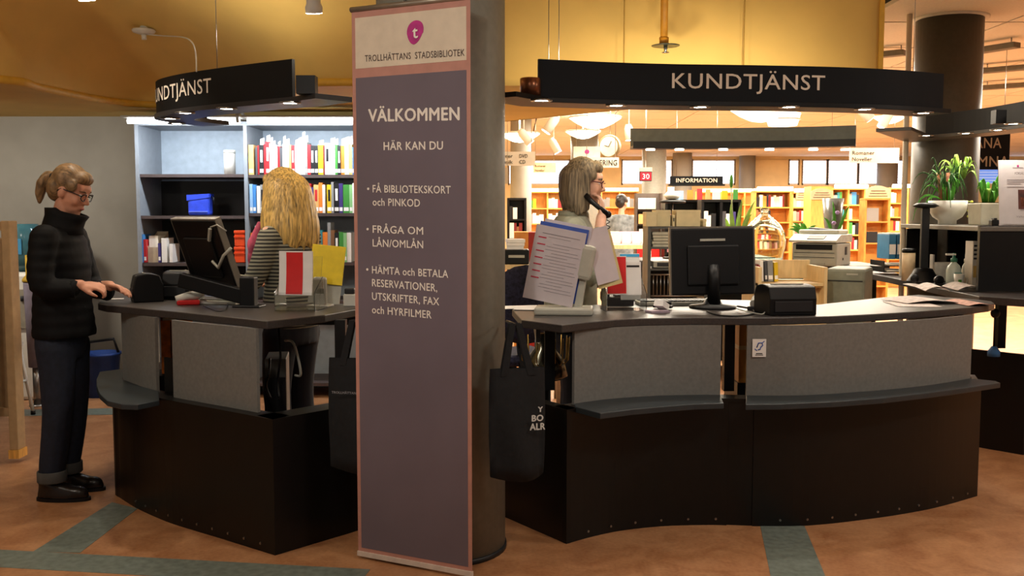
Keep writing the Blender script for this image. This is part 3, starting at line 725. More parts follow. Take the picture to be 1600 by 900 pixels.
MB().tube([(xm - ox, .1, ZT_ + .03), (xm - ox + .0, -.1, ZT_ + .1), (xm - ox + .02, -.28, ZT_ + .05), (xm - ox + .02, -.26, ZT_)], .012, n=6).build('cable', M_gplast, bk)
G1 = 'books on the lit grey bookcase'
def row(spec, px0, z, shelfname, Y=YF, slip=.3, start=0, depth=.16):
    px = px0; k = start
    for s in spec:
        w_px, c, h_px = s[0], s[1], s[2]
        if c is None: px += w_px; continue
        f = s[3] if len(s) > 3 else ''
        w = w_px / FPX * Y * .97; h = h_px / FPX * Y; x = atY(px + w_px / 2, 300, Y).x
        tilt = .10 if 'r' in f else (-.10 if 'l' in f else 0)
        near_book(x, Y + .01 + random.random() * .012, z + .001 + abs(tilt) * w * .5, w, h, depth, c, '%s book, %s from the left on %s' % (c, ORD[k], shelfname), G1, tilt, 's' in f, 'white' if 'w' in f else ('red' if 'R' in f else ('black' if 'k' in f else None)))
        px += w_px; k += 1
row([(8, 'tan', 46), (3, None, 0), (3, 'dark grey', 42), (3, 'red', 45), (7, 'black', 46, 'sw'), (3, 'red', 47), (6, 'red', 51, 'sw'), (4, 'white', 48, 's'), (4, 'pink', 45, 's'), (4, 'white', 46, 'k'), (4, 'red', 44, 's'), (4, 'dark grey', 42), (4, 'white', 47, 's'), (6, 'cream', 46, 's'), (4, 'tan', 46), (5, 'red', 45, 'w'), (5, 'white', 46, 's'), (6, 'white', 50, 's'), (5, 'white', 54, 's'), (4, 'grey', 50, 's'), (5, 'red', 46), (6, 'black', 45, 'w'), (6, 'black', 45, 'w'), (8, 'yellow', 46, 's'), (2, 'dark red', 44), (8, 'white', 49, 'k'), (8, 'white', 48, 's'), (4, 'green', 46, 's'), (5, 'black', 44, 'w'), (6, 'orange', 45, 's'), (7, 'cream', 48, 's'), (5, 'tan', 47, 's'), (5, 'blue', 42), (4, 'light green', 46), (6, 'white', 48)], 388.5, zsR[0], 'the upper right bookcase shelf', slip=.6)
row([(5, 'pale blue', 45), (5, 'blue', 44), (1, None, 0), (6, 'white', 42), (5, 'grey', 44, 'k'), (6, 'white', 40), (5, 'dark grey', 40), (6, 'cream', 43), (6, 'red', 42), (8, 'white', 44), (7, 'tan', 40), (8, 'black', 43), (9, 'white', 42), (6, 'dark blue', 44), (4, None, 0), (9, 'red', 46), (4, 'purple', 40), (8, 'tan', 44, 'R'), (6, 'orange', 47), (4, 'white', 44), (3, None, 0), (7, 'yellow', 44, 'k'), (4, 'grey', 48), (8, 'black', 46, 'w'), (6, 'purple', 46), (10, 'green', 44), (5, 'light green', 44), (6, 'white', 46)], 389, zsR[1], 'the middle right bookcase shelf')
row([(7, 'orange', 46), (4, 'white', 57), (5, 'dark blue', 50, 'w'), (5, 'dark grey', 46), (5, 'white', 45), (5, 'pale blue', 44), (8, 'black', 44), (9, 'brown', 44), (8, 'white', 46), (9, 'black', 42), (9, 'red', 44), (10, 'grey', 44), (10, 'white', 43), (9, 'dark blue', 45), (4, None, 0), (6, 'teal', 50), (8, 'orange', 47), (5, 'grey', 62), (6, 'brown', 50), (7, 'black', 46, 'w'), (7, 'green', 47), (5, 'light green', 46), (7, 'white', 46)], 389, zsR[2], 'the lower right bookcase shelf')
k = 0
for px, w_, h_, c, tl in ((220.2, 2.6, 44, 'blue', 0), (223, 4, 36, 'red', 0), (251, 8, 38, 'white', 0), (263, 5, 29, 'white', 0), (245.5, 4, 30, 'purple', 0)):
    near_book(atY(px + w_ / 2, 390, YF).x, YF + .02, zsL[2] + .004, w_ / 200, h_ / 200, .16, c, ['tall blue book at the left end of the lower left bookcase shelf', 'short red book beside the tan magazine file', 'thick white book standing on the lower left bookcase shelf', 'short white book nearest the black monitor on the bookcase shelf', 'purple book between the tan file and thick white book'][k], G1, tl); k += 1
# things on the left bay
a = atY(236, 411, YF); t = thing('magazine_file', 'tan cardboard magazine file with sloping top on the bookcase', 'file', (a.x, YF + .05, zsL[2] + .002))
mfm = mat('file_board', '#b6a58c', .8, var=.05)
for s_ in (-.043, .043): MB().add([(s_ - .002, 0, 0), (s_ - .002, .22, 0), (s_ - .002, .22, .24), (s_ - .002, 0, .12), (s_ + .002, 0, 0), (s_ + .002, .22, 0), (s_ + .002, .22, .24), (s_ + .002, 0, .12)], [(3, 2, 1, 0), (4, 5, 6, 7), (0, 4, 7, 3), (1, 2, 6, 5), (2, 3, 7, 6), (0, 1, 5, 4)]).build('side', mfm, t)
MB().box(0, .002, .06, .086, .004, .12).build('front', mfm, t); MB().box(0, .22, .12, .086, .004, .24).build('back', mfm, t); MB().box(0, .11, .11, .07, .19, .2).build('papers', M_pages, t)
a = atY(353.5, 272, YF); t = thing('canister', 'white cylindrical canister standing alone on the upper left shelf', 'canister', (a.x, YF + .1, zsL[0] + .002))
MB().lathe([(.044, 0), (.044, .165), (.042, .17)], n=24).build('body', M_white, t); MB().lathe([(.046, .165), (.046, .185), (.043, .188)], n=24).build('lid', M_wplast, t)
a = atY(306, 336, YF); t = thing('cooler_bag', 'bright blue soft bag on the second bookcase shelf', 'bag', (a.x, YF + .12, zsL[1] + .002))
mbl = mat('blue_nylon', '#2a45c8', .5, var=.08, bump=.2)
mb = MB(); mb.box(0, 0, .08, .165, .12, .16); mb.build('body', mbl, t, bevel=.018)
MB().add([(-.088, -.064, .115), (.088, -.064, .14), (.088, -.064, .17), (-.088, -.064, .16), (-.088, .064, .115), (.088, .064, .14), (.088, .064, .17), (-.088, .064, .16)], [(0, 1, 2, 3), (7, 6, 5, 4), (3, 2, 6, 7), (0, 3, 7, 4), (1, 5, 6, 2)]).build('flap', mbl, t)
MB().tube([(.08, 0, .15), (.11, -.02, .14), (.115, -.03, .09)], .006, n=6).build('strap', M_bplast, t)
MB().box(0, -.062, .03, .15, .003, .006).build('seam', mat('blue_seam', '#6f86e8', .5), t)
for k, (py0, py1) in enumerate(((409, 388), (384, 358))):
    a = atY(372.5, py0, 7.45); h = atY(374, py1, 7.45).z - a.z
    t = thing('plastic_box', ['orange plastic box, lower of the two beside the monitor', 'orange plastic box, upper of the two beside the monitor'][k], 'box', (a.x, 7.53, zsL[2] + .002 + (0 if k == 0 else .128)))
    mo = mat('orange_plastic', '#e0491a', .45, var=.06)
    MB().box(-.006, .08, .05, .084, .2, .1).build('body', mo, t, bevel=.006); MB().box(-.006, .08, .112, .090, .21, .024).build('lid', mo, t, bevel=.005)
    MB().box(-.006, -.022, .075, .088, .006, .012).build('rim', mo, t)

# ---- pine bookcases far in the hall
FB = 'books in the far pine bookcases'
PAL = ['white', 'cream', 'red', 'dark red', 'pink', 'orange', 'tan', 'grey', 'blue', 'black', 'yellow', 'white', 'cream', 'green', 'teal', 'white']
def lintube(bk, x0, x1, z, y): pass
def pine_case(name, label, where, px0, px1, Y, ytop, nshelf, nx=1, m=M_pine, pal=PAL, fill=.9, dens=1.0, depth=.26, light=True, faceout=False, gap=None, ymax=400):
    xa, xb = atY(px0, 330, Y).x, atY(px1, 330, Y).x; zt_ = atY(800, ytop, Y).z; w = xb - xa
    t = thing('bookcase', label, 'bookcase', ((xa + xb) / 2, Y, 0)); th = .03
    for i in range(nx + 1): MB().box(-w / 2 + w * i / nx, depth / 2, zt_ / 2, th, depth, zt_).build('side_panel', m, t)
    MB().box(0, depth, zt_ / 2, w, .015, zt_).build('back_panel', m, t); MB().box(0, depth / 2, zt_ + .01, w + th, depth, .03).build('top', m, t)
    g = gap or (zt_ - .3) / nshelf; n = 0
    if light:
        MB().cyl((-w / 2, -.12, zt_ + .05), (w / 2, -.12, zt_ + .05), .035, n=8).build('light_tube', M_wtube, t)
    for s in range(nshelf):
        z = zt_ - g * (s + 1)
        for i in range(nx):
            x0 = -w / 2 + w * i / nx + th / 2; x1 = -w / 2 + w * (i + 1) / nx - th / 2
            MB().box((x0 + x1) / 2, depth / 2 - .005, z - .012, x1 - x0, depth - .01, .024).build('shelf', m, t)
            col_ = '' if nx == 1 else (' left' if i == 0 else (' right' if i == nx - 1 else ' middle'))
            x = x0 + .004; k = 0
            end = x0 + (x1 - x0) * (fill if random.random() < .75 else fill * .6)
            if px_of((0, Y), z)[1] > ymax: continue
            while True:
                if faceout: bw_ = .16 + .05 * random.random(); gp_ = .03
                else: bw_ = (.028 + .034 * random.random()) / dens; gp_ = .002
                if x + bw_ > end or k >= len(ORD): break
                h = min(g - .045, (.16 + .06 * random.random()) * (1.0)); c = random.choice(pal)
                o = bpy.data.objects.new('book', far_mesh(c)); COL.objects.link(o)
                dd = .025 if faceout else .15
                o.scale = (bw_, dd, h); o.location = (t.location.x + x + bw_ / 2, Y + .02 + dd / 2, z + h / 2 + .001)
                tag(o, '%s book, %s on%s shelf %s of %s' % (c, ORD[k], col_, ['one', 'two', 'three', 'four', 'five', 'six', 'seven'][s], where), 'book', FB)
                x += bw_ + gp_; k += 1
    return t
def header(px0, px1, py0, py1, Y, label):
    a, b = atY(px0, py1, Y), atY(px1, py0, Y); w = b.x - a.x; h = b.z - a.z
    t = thing('shelf_sign', label, 'sign', ((a.x + b.x) / 2, Y - .02, a.z))
    n = 14; top = [(w / 2 - w * i / n, h * (.72 + .28 * math.sin(math.pi * i / n))) for i in range(n + 1)]
    P = [(-w / 2, 0), (w / 2, 0)] + top; k = len(P)
    MB().add([(x, -.01, z) for x, z in P] + [(x, .01, z) for x, z in P], [tuple(range(k)), tuple(range(2 * k - 1, k - 1, -1))] + [(i, k + i, k + (i + 1) % k, (i + 1) % k) for i in range(k)]).build('board', mat('header_board', '#c3ab8a', .6), t)
    mb = MB()
    for i in range(3): mb.box(0, -.012, h * (.2 + .2 * i), w * (.8 - .1 * i), .002, h * .05)
    stuff(mb.build('print', M_ink, t))
pine_case('b', 'pine bookcase glimpsed left of the phoning clerk, far in the hall', 'the bookcase left of the phoning clerk', 818, 893, 20, 301, 5, 2, dens=.7, ymax=372)
pine_case('b', 'pine bookcase behind the walking visitor, far in the hall', 'the bookcase behind the visitor', 940, 996, 21, 300, 5, 2, dens=.7, ymax=345)
pine_case('b', 'dark orange pine bookcase directly right of the glass carboy', 'the bookcase right of the carboy', 1180, 1235, 16.5, 300, 6, 1, m=mat('pine_orange', '#c98a3c', .5, var=.1, scale=9), pal=['red', 'dark red', 'white', 'brown', 'pink', 'orange', 'black', 'cream'])
pine_case('b', 'narrow bright pine bookcase between carboy and white printer', 'the narrow bookcase behind the printer', 1238, 1264, 18.0, 302, 6, 1, pal=['white', 'cream', 'pink', 'red', 'white'], dens=.75)
pine_case('b', 'pine bookcase with white and red books behind the printer', 'the two-bay bookcase behind the printer', 1300, 1351, 17, 296, 6, 2, dens=.75)
pine_case('b', 'pine display bookcase with books shown cover outward under an arched header', 'the display bookcase with arched header', 1353, 1389, 15.5, 312, 4, 1, m=mat('pine_orange', '#c98a3c'), faceout=True, fill=.95, light=False, pal=['dark red', 'pink', 'white', 'grey', 'black', 'teal', 'pale blue'])
pine_case('b', 'pine bookcase partly hidden by the dark round column', 'the bookcase beside the dark column', 1390, 1418, 19, 295, 6, 1, pal=['red', 'white', 'pink', 'orange', 'cream'], dens=.75)
header(1266, 1301, 294, 312, 15.505, 'arched wooden shelf sign on the pine end panel behind the printer')
header(1352, 1390, 290, 310.5, 15.6, 'arched wooden shelf sign above the display bookcase')
header(1243, 1265, 295, 312, 18.008, 'small arched shelf sign above the narrow pine bookcase')
a, b = atY(1267, 330, 15.5).x, atY(1300, 330, 15.5).x
t = thing('display_board', 'plain pine end panel under the middle arched sign', 'panel', ((a + b) / 2, 15.5, 0))
MB().box(0, .2, .95, b - a, .4, 1.9).build('board', M_pine, t)
lit_a, lit_b = atY(1100, 295, 21.5).x, atY(1420, 295, 21.5).x
pine_case('b', 'long row of pale pine bookcases along the far window wall', 'the long row by the windows', 1090, 1200, 22.5, 301, 6, 3, ymax=310, dens=.5, pal=['white', 'cream', 'orange', 'tan', 'pink'], fill=.7)
# dark shelving
pine_case('b', 'low black bookcase with red shelf edges at the left of the hall', 'the low black bookcase', 794, 821, 13.5, 312, 5, 1, m=M_bplast, light=False, pal=['black', 'dark red', 'grey', 'white', 'dark grey', 'brown'])
pine_case('b', 'black magazine shelf behind the information desk', 'the black magazine shelf', 1098, 1156, 11.5, 315, 4, 2, m=M_bplast, light=False, pal=['dark grey', 'grey', 'purple', 'white', 'dark red', 'black'], dens=.9)
pine_case('b', 'low open shelf with picture books behind the beige boxes', 'the low open shelf behind the beige boxes', 1041, 1096, 12.5, 315, 4, 1, m=M_bplast, light=False, pal=['white', 'cream', 'pink', 'grey', 'red'], dens=.9)
# face out pamphlets on top
k = 0
for px, py, w_, h_, c in ((1048, 313, 10, 20, 'white'), (1062, 313, 11, 14, 'pale blue'), (1078, 313, 9, 15, 'orange'), (1093, 313, 8, 17, 'red'), (1106, 313, 7, 16, 'tan'), (1119, 313, 12, 12, 'white'), (1132, 313, 9, 14, 'yellow'), (1149, 313, 7, 16, 'green')):
    Y = 11.7 if px > 1097 else 12.7; a = atY(px, py, Y); o = bpy.data.objects.new('book', far_mesh(c)); COL.objects.link(o)
    o.scale = (w_ / FPX * Y, .03, h_ / FPX * Y); o.location = (a.x, Y, atY(800, 315, 11.5 if px > 1097 else 12.5).z + .026 + h_ / FPX * Y / 2)
    tag(o, '%s book shown cover outward, %s from left along the low shelf tops' % (c, ORD[k]), 'book', 'display books on the low shelf tops'); k += 1
# dark magazine rack with three white magazines, red panel
a, b = atY(993, 390, 13).x, atY(1032, 390, 13).x; zt_ = atY(800, 302, 13).z
t = thing('magazine_rack', 'dark grey brown magazine rack with red base near the visitor', 'rack', ((a + b) / 2, 13, 0))
w = b - a; mr = mat('rack_brown', '#4c4038', .6)
MB().box(0, .1, zt_ / 2, w, .03, zt_).build('back_panel', mr, t)
for s_ in (-1, 1): MB().box(s_ * w / 2, .02, zt_ / 2, .02, .18, zt_).build('side_panel', mr, t)
for py in (328, 351, 372): MB().box(0, .04, atY(800, py, 13).z, w, .12, .02).build('shelf', mr, t)
MB().box(0, -.02, atY(800, 385, 13).z / 2, w * .9, .02, atY(800, 375, 13).z).build('base_panel', M_red, t)
for k, (px, py, w_, h_, c) in enumerate(((1003, 319, 12, 17, 'white'), (1017, 319, 15, 17, 'cream'), (1003, 342, 11, 15, 'tan'), (1004, 363, 11, 13, 'white'))):
    a = atY(px, py, 12.97); o = bpy.data.objects.new('magazine', far_mesh(c)); COL.objects.link(o); o.scale = (w_ / FPX * 13, .012, h_ / FPX * 13); o.location = a
    o.location.z = [atY(800, q, 13).z for q in (328, 328, 351, 372)][k] + .012 + h_ / FPX * 13 / 2
    tag(o, ['white magazine on the top left of the dark rack', 'cream magazine on the top right of the dark rack', 'tan magazine on the middle of the dark rack', 'small white magazine on the lower part of the dark rack'][k], 'magazine', 'magazines on the dark rack')
# ================================================================ HANGING SIGNS, LAMPS, CLOCK
def board(label, px0, px1, py0, py1, Y, lines, m=None, lm=None, name='hanging_sign'):
    a, b = atY(px0, py1, Y), atY(px1, py0, Y); w, h = b.x - a.x, b.z - a.z
    t = thing(name, label, 'sign', ((a.x + b.x) / 2, Y, a.z))
    MB().box(0, 0, h / 2, w, .02, h).build('board', m or M_signb, t)
    for txt, u0, u1, v, cap in lines: simple_lettering(txt, (w * ((u0 + u1) / 2 - .5), -.0105, h * v), w * (u1 - u0), h * cap, lm or M_ink, t, weight=.006)
    for s_ in (-.4, .4): MB().cyl((w * s_, 0, h), (w * s_, 0, 3.0 - a.z), .003, n=5).build('wire', M_metal, t)
    return t
M_signb = mat('sign_beige', '#b9ab98', .7, var=.02)
board('beige hanging sign reading Romaner Noveller', 1327, 1405, 231, 255, 13, [('Romaner', .05, .5, .68, .26), ('Noveller', .05, .45, .27, .26)])
board('beige hanging sign reading DVD CD by the banner column', 778, 836, 237, 259, 10, [('Filmer', .02, .40, .70, .26), ('DVD', .58, .80, .70, .27), ('Musik', .02, .40, .28, .26), ('CD', .58, .74, .28, .27)])
board('small cream hanging sign half lost in glare behind the DVD sign', 833, 869, 254, 270, 13, [('Romaner', .08, .55, .68, .24), ('Noveller', .08, .5, .25, .24)], mat('sign_cream', '#d8bd8e', .7))
board('beige hanging sign reading KOPIERING above the phoning clerk', 911, 967, 246, 262, 10, [('KOPIERING', .06, .95, .5, .55)])
tb = board('pale board with a small magenta emblem behind the copying sign', 896, 938, 229, 247, 11, [], mat('sign_pale', '#c9c0b2', .7))
MB().cyl((0, -.011, .07), (0, -.014, .07), .026, n=16, sm=False).build('emblem', mat('emblem_magenta', '#b0237a'), tb)
board('navy two-line hanging sign partly hidden by the dark column', 1480, 1578, 205, 265, 9, [('LÅNA', .33, .86, .70, .28), ('LÄMNA', .22, .99, .22, .28)], M_signnavy, mat('sign_letter_dim', '#a89a88', .6, var=0))
board('slim pale notice fixed beside the banner column', 783, 794, 262, 287, 9.6, [], M_signb)
# red queue number display
a = atY(1009, 283, 12); t = thing('number_display', 'red digital queue display showing 30', 'display', (a.x, 12, a.z))
MB().box(0, .03, .06, .15, .06, .12).build('case', M_dplast, t, bevel=.004); MB().box(0, -.003, .06, .135, .006, .1).build('screen', mat('led_red', '#c01020', .4, emit='#d0142c', estr=1.2, var=0), t)
simple_lettering('30', (0, -.007, .06), .085, .066, mat('led_digit', '#ffd0d0', .4, emit='#ffb8b0', estr=2, var=0), t)
MB().box(0, .03, .145, .16, .05, .05).build('top_cap', M_white, t); MB().cyl((0, .03, .17), (0, .03, 3.0 - a.z), .006, n=6).build('stem', M_metal, t)
# clock
a = atY(953, 229, 12.5); t = thing('clock', 'round white wall clock hanging edge-on left of the grey green board', 'clock', (a.x, 12.5, a.z), R(-32))
MB().lathe([(0, -.03), (.135, -.03), (.15, -.02), (.15, .03), (.14, .035)], n=28, M=Matrix.Rotation(R(90), 4, 'X')).build('case', mat('clock_case', '#8a7d5e', .4, .5), t)
MB().cyl((0, -.034, 0), (0, -.038, 0), .128, n=28, sm=False).build('dial', mat('clock_dial', '#d9d2c2', .5), t)
MB().box(.02, -.041, .03, .008, .002, .085, ry=.5).build('hand', M_ink, t); MB().box(-.03, -.041, .005, .008, .002, .06, ry=-1.3).build('hand', M_ink, t); MB().cyl((0, 0, .15), (0, 0, 3.0 - a.z), .006, n=6).build('stem', M_metal, t)
# bowl lamps
def bowl(px, py, wpx, Y, label, drum=False):
    a = atY(px, py, Y); r = wpx / 2 / FPX * Y
    t = thing('bowl_lamp', label, 'lamp', a, 0, 'glowing bowl lamps in the hall')
    if drum: MB().lathe([(r * .8, -.08), (r, .1), (r * .97, .1)], n=24).build('shade', M_bowl, t)
    else: MB().lathe([(0, -r * .42), (r * .35, -r * .36), (r * .7, -r * .2), (r, .0), (r * .98, .012), (r * .6, -.02)], n=28).build('shade', M_bowl, t)
    MB().lathe([(r, .0), (r * 1.03, .01), (r * 1.0, .022), (r * .97, .012)], n=28).build('rim', M_white, t)
    MB().cyl((0, 0, -.02 if not drum else .1), (0, 0, 3.0 - a.z), .012, n=8).build('stem', M_white, t)
    lamp('bowl_lamp_light', 'POINT', (a.x, a.y, a.z + .14), 16, (1, .84, .6), .1)
bowl(930, 185, 80, 10.6, 'bright glass bowl lamp hanging just right of the banner column')
bowl(911, 206, 54, 15, 'smaller glass bowl lamp behind the brightest one, left of the clock')
bowl(812, 210, 62, 13.7, 'glass bowl lamp half hidden by the banner column')
bowl(1189, 172, 92, 10.2, 'large glass bowl lamp below the lettered sign centre')
bowl(1223, 188, 54, 14.5, 'flat drum lamp behind the large bowl lamp', True)
bowl(1390, 184, 46, 12.5, 'glass bowl lamp beside the two white track spotlights')
# track spotlights
def track_spot(px, py, Y, tilt, yaw, label, L=.2, r=.05, lit=True, m=None):
    a = atY(px, py, Y); t = thing('track_spotlight', label, 'lamp', a, yaw, 'white track spotlights')
    M = Matrix.Rotation(tilt, 4, 'Y'); e = M @ Vector((0, 0, L))
    MB().lathe([(r, 0), (r, L * .75), (r * .6, L), (0, L)], n=16, M=M).build('housing', m or M_white, t)
    MB().lathe([(0, .004), (r * .92, .004), (r * .92, -.004)], n=16, M=M).build('lens', M_lens if lit else M_bowl, t)
    MB().cyl(M @ Vector((0, 0, L * .6)), (e.x * .6, 0, 3.0 - a.z), .008, n=6).build('stem', M_white, t)
    return t
track_spot(853, 206, 10.5, .6, 0, 'white spotlight on the ceiling track right of the banner column', .22, .055)
track_spot(829, 224, 11, -.7, 0, 'white spotlight pointing down left beside the DVD sign', .2, .05, False)
track_spot(872, 238, 12.4, -.5, 0, 'lit spotlight above the small cream sign', .2, .05)
track_spot(984, 219, 11, -.1, 0, 'lit spotlight at the left end of the grey green board', .18, .05)
track_spot(1360, 186, 11, -.75, 0, 'white spotlight overlapping the right bowl lamp', .28, .06, False)
track_spot(1377, 199, 11, .5, 0, 'lower white spotlight by the right bowl lamp', .26, .055, False)
# atrium spots at top left
for px, py, Y, lb in ((491, 20, 4.7, 'lit ceiling spotlight beside the top of the banner'), (136, 0, 4.9, 'lit ceiling spotlight cut by the top edge at left')):
    a = atY(px, py, Y); t = thing('ceiling_spotlight', lb, 'lamp', a, 0, 'ceiling spotlights under the yellow ceiling')
    M = Matrix.Rotation(R(18), 4, 'X')
    MB().lathe([(.04, .0), (.042, .025), (.034, .045), (.034, .09), (.026, .1), (0, .1)], n=20, M=M).build('housing', M_white, t)
    MB().lathe([(0, -.002), (.039, -.002), (.039, .006)], n=20, M=M).build('lens', M_lens, t); MB().cyl((0, -.02, .09), (0, -.02, 3.1 - a.z), .008, n=8).build('stem', M_metal, t)
    lamp('ceiling_spot_light', 'SPOT', (a.x, a.y + .02, a.z - .03), 30, (1, .88, .7), .04, rot=(R(12), 0, 0), spot=110, blend=.8)
# sprinkler with yellow drop pipe
a = atY(1040, 72, 5.75); t = thing('sprinkler', 'ceiling sprinkler with disc on a yellow drop pipe', 'sprinkler', a)
MB().lathe([(.0, .0), (.035, .003), (.082, .0), (.084, .003), (.03, .012), (0, .012)], n=28).build('disc', mat('sprinkler_disc', '#5c6455', .35, .7), t)
MB().lathe([(.012, .0), (.009, -.03), (.006, -.035)], n=12).build('head', M_metal, t); MB().lathe([(.022, -.036), (.022, -.04), (.0, -.042)], n=14).build('deflector', M_chrome, t)
MB().cyl((-.01, 0, .01), (-.01, 0, 3.1 - a.z), .022, n=12).build('pipe', mat('pipe_yellow', '#c98a24', .5), t); MB().cyl((-.01, 0, .01), (-.01, 0, .05), .028, n=12).build('socket', mat('pipe_yellow', '#c98a24', .5), t)
# ceiling rose with cable
upd(); hit_ = S.ray_cast(bpy.context.evaluated_depsgraph_get(), Vector((0, 0, EYE)), ray(227, 45).normalized()); a = hit_[1] + Vector((0, -.03, -.03)) if hit_[0] else atY(227, 45, 5.05); Yr = a.y
t = thing('ceiling_rose', 'white ceiling rose with a cable looping to the left sign', 'ceiling rose', a)
MB().lathe([(.03, -.012), (.068, .0), (.075, .012), (.07, .02), (0, .022)], n=28).build('plate', M_wplast, t); MB().cyl((0, 0, -.012), (.003, 0, -.045), .016, n=12).build('plug', M_wplast, t)
bz = [atY(x, y, Y) - a for x, y, Y in ((232, 54, Yr), (255, 56, Yr), (285, 58, (Yr + 5.1) / 2), (300, 66, 5.1), (306, 85, 5.08), (307, 112, 5.06))]
MB().tube(spline(bz, 4), .004, n=6).build('cable', M_wplast, t)
MB().cyl((0, 0, .015), (0, .05, .05), .03, n=12).build('mount', M_wplast, t)

# ================================================================ LEFT SIDE OBJECTS
a = fl(50, 705); t = thing('display_board', 'wide beige framed board on casters cut by the left edge', 'board', (atY(32, 500, 5.55).x, 5.55, 0))
zt_ = atY(20, 345, 5.55).z; mbd = mat('board_beige', '#a98a63', .7, var=.06)
MB().box(-.045, 0, (zt_ + .08) / 2, .05, .09, zt_ - .08).build('frame_post', mbd, t, bevel=.004)
MB().box(-.55, .0, zt_ - .03, .98, .07, .05).build('frame_rail', mbd, t); MB().box(-.55, .0, .3, .98, .05, .05).build('frame_rail', mbd, t)
MB().box(-.56, .01, (zt_ - .3 + .1) / 2 + .2, .96, .02, zt_ - .4).build('panel', mbd, t)
MB().box(-.6, -.13, .62, .98, .03, 1.05).build('dark_panel', M_bplast, t)
MB().box(-.045, 0, .055, .06, .1, .05).build('shoe', M_pine, t)
for x in (-.14, -.85): MB().lathe([(.02, -.02), (.06, -.02), (.06, .02), (.02, .02)], c=(0, 0, 0), n=16, M=Matrix.Translation((x, -.12, .06)) @ Matrix.Rotation(R(90), 4, 'Y')).build('caster', mat('caster_grey', '#5a5a58', .5), t)
# water cooler
a = atY(42, 600, 7.4); t = thing('water_cooler', 'white water cooler with a blue-green bottle against the grey wall', 'water cooler', (atY(40, 500, 7.5).x, 7.55, 0))
zc = atY(40, 426, 7.4).z
MB().box(-.02, 0, zc / 2, .27, .27, zc).build('body', M_wplast, t, bevel=.03); MB().box(-.02, -.157, zc - .28, .2, .01, .3).build('niche', mat('niche_grey', '#8f8878', .6), t)
for x in (-.06, .04): MB().cyl((x, -.17, zc - .18), (x, -.17, zc - .22), .012, n=8).build('tap', M_dplast, t)
zb_ = atY(40, 350, 7.4).z
MB().lathe([(.05, 0), (.07, .03), (.13, .06), (.13, zb_ - zc - .04), (.1, zb_ - zc)], c=(-.01, 0, zc), n=24).build('bottle', mat('water_bottle', '#3d6a74', .15, var=.05, spec=.6), t)
MB().box(-.02, -.129, zc + .2, .1, .004, .12).build('bottle_label', mat('bottle_label', '#3a86b0', .5), t)
t = thing('cup_bin', 'pale bin with a yellow lid behind the woman in black', 'bin', (atY(56, 440, 7.3).x + .03, 7.2, 0))
zl = atY(56, 440, 7.2).z
MB().lathe([(.055, .3), (.07, zl - .02), (.07, zl)], n=18).build('body', mat('bin_lilac', '#8b8494', .6), t); MB().lathe([(.076, zl), (.076, zl + .02), (.05, zl + .05), (.05, zl + .2), (.0, zl + .2)], n=18).build('lid', mat('bin_yellow', '#b8962c', .6), t)
MB().cyl((0, 0, 0), (0, 0, .3), .03, n=10).build('stand', M_metal, t); MB().lathe([(.06, 0), (.06, .012), (0, .014)], n=18).build('foot', M_metal, t)
# white step stool legs
p0, p1 = atY(31, 553, 6.9), fl(45, 643)
t = thing('step_stool', 'white tubular step stool beside the beige board', 'stool', (p0.x - .1, 6.9, 0)); q = p0.x - (p0.x - .1)
for y in (0, -.3):
    MB().tube([(.10, y, .50), (.13, y, .3), (.19, y - .02, .02)], .013, n=8).build('leg', M_wplast, t); MB().tube([(-.25, y, .50), (-.28, y, .3), (-.34, y - .02, .02)], .013, n=8).build('leg', M_wplast, t)
MB().box(-.08, -.15, .515, .4, .34, .03).build('step', M_wplast, t); MB().cyl((.14, -.3, .25), (.14, 0, .25), .01, n=8).build('rung', M_wplast, t)
for y in (0, -.3): MB().cyl((.19, y - .02, 0), (.19, y - .02, .03), .017, n=8).build('foot', M_bplast, t)
# blue bins by the wall
for k, (px, w_, h_, lb) in enumerate(((78, .26, .36, 'blue waste bin by the wall behind the woman'), (148, .30, .33, 'second blue bin with dark handle beyond the counter end'))):
    x = atY(px, 600, 7.5).x; t = thing('waste_bin', lb, 'bin', (x + (.06 if k == 0 else 0), 7.62 + .10 * (k == 0), 0), 0, 'blue bins by the grey wall')
    MB().lathe([(w_ * .4, 0), (w_ * .5, h_), (w_ * .53, h_), (w_ * .53, h_ + .02), (w_ * .46, h_ + .02), (w_ * .38, .03), (0, .03)], n=4 if k == 0 else 20).build('body', mat('bin_blue', '#1c3f86', .5, var=.08), t)
    if k == 0: MB().lathe([(0, 0), (.09, .02), (.07, .07), (.02, .1), (0, .1)], c=(0, 0, h_ - .01), n=10).build('liner', M_paper, t)
    else: MB().tube([(-.15, 0, h_), (-.12, -.02, h_ + .1), (.12, -.02, h_ + .13), (.15, 0, h_)], .012, n=6).build('handle', M_bplast, t)

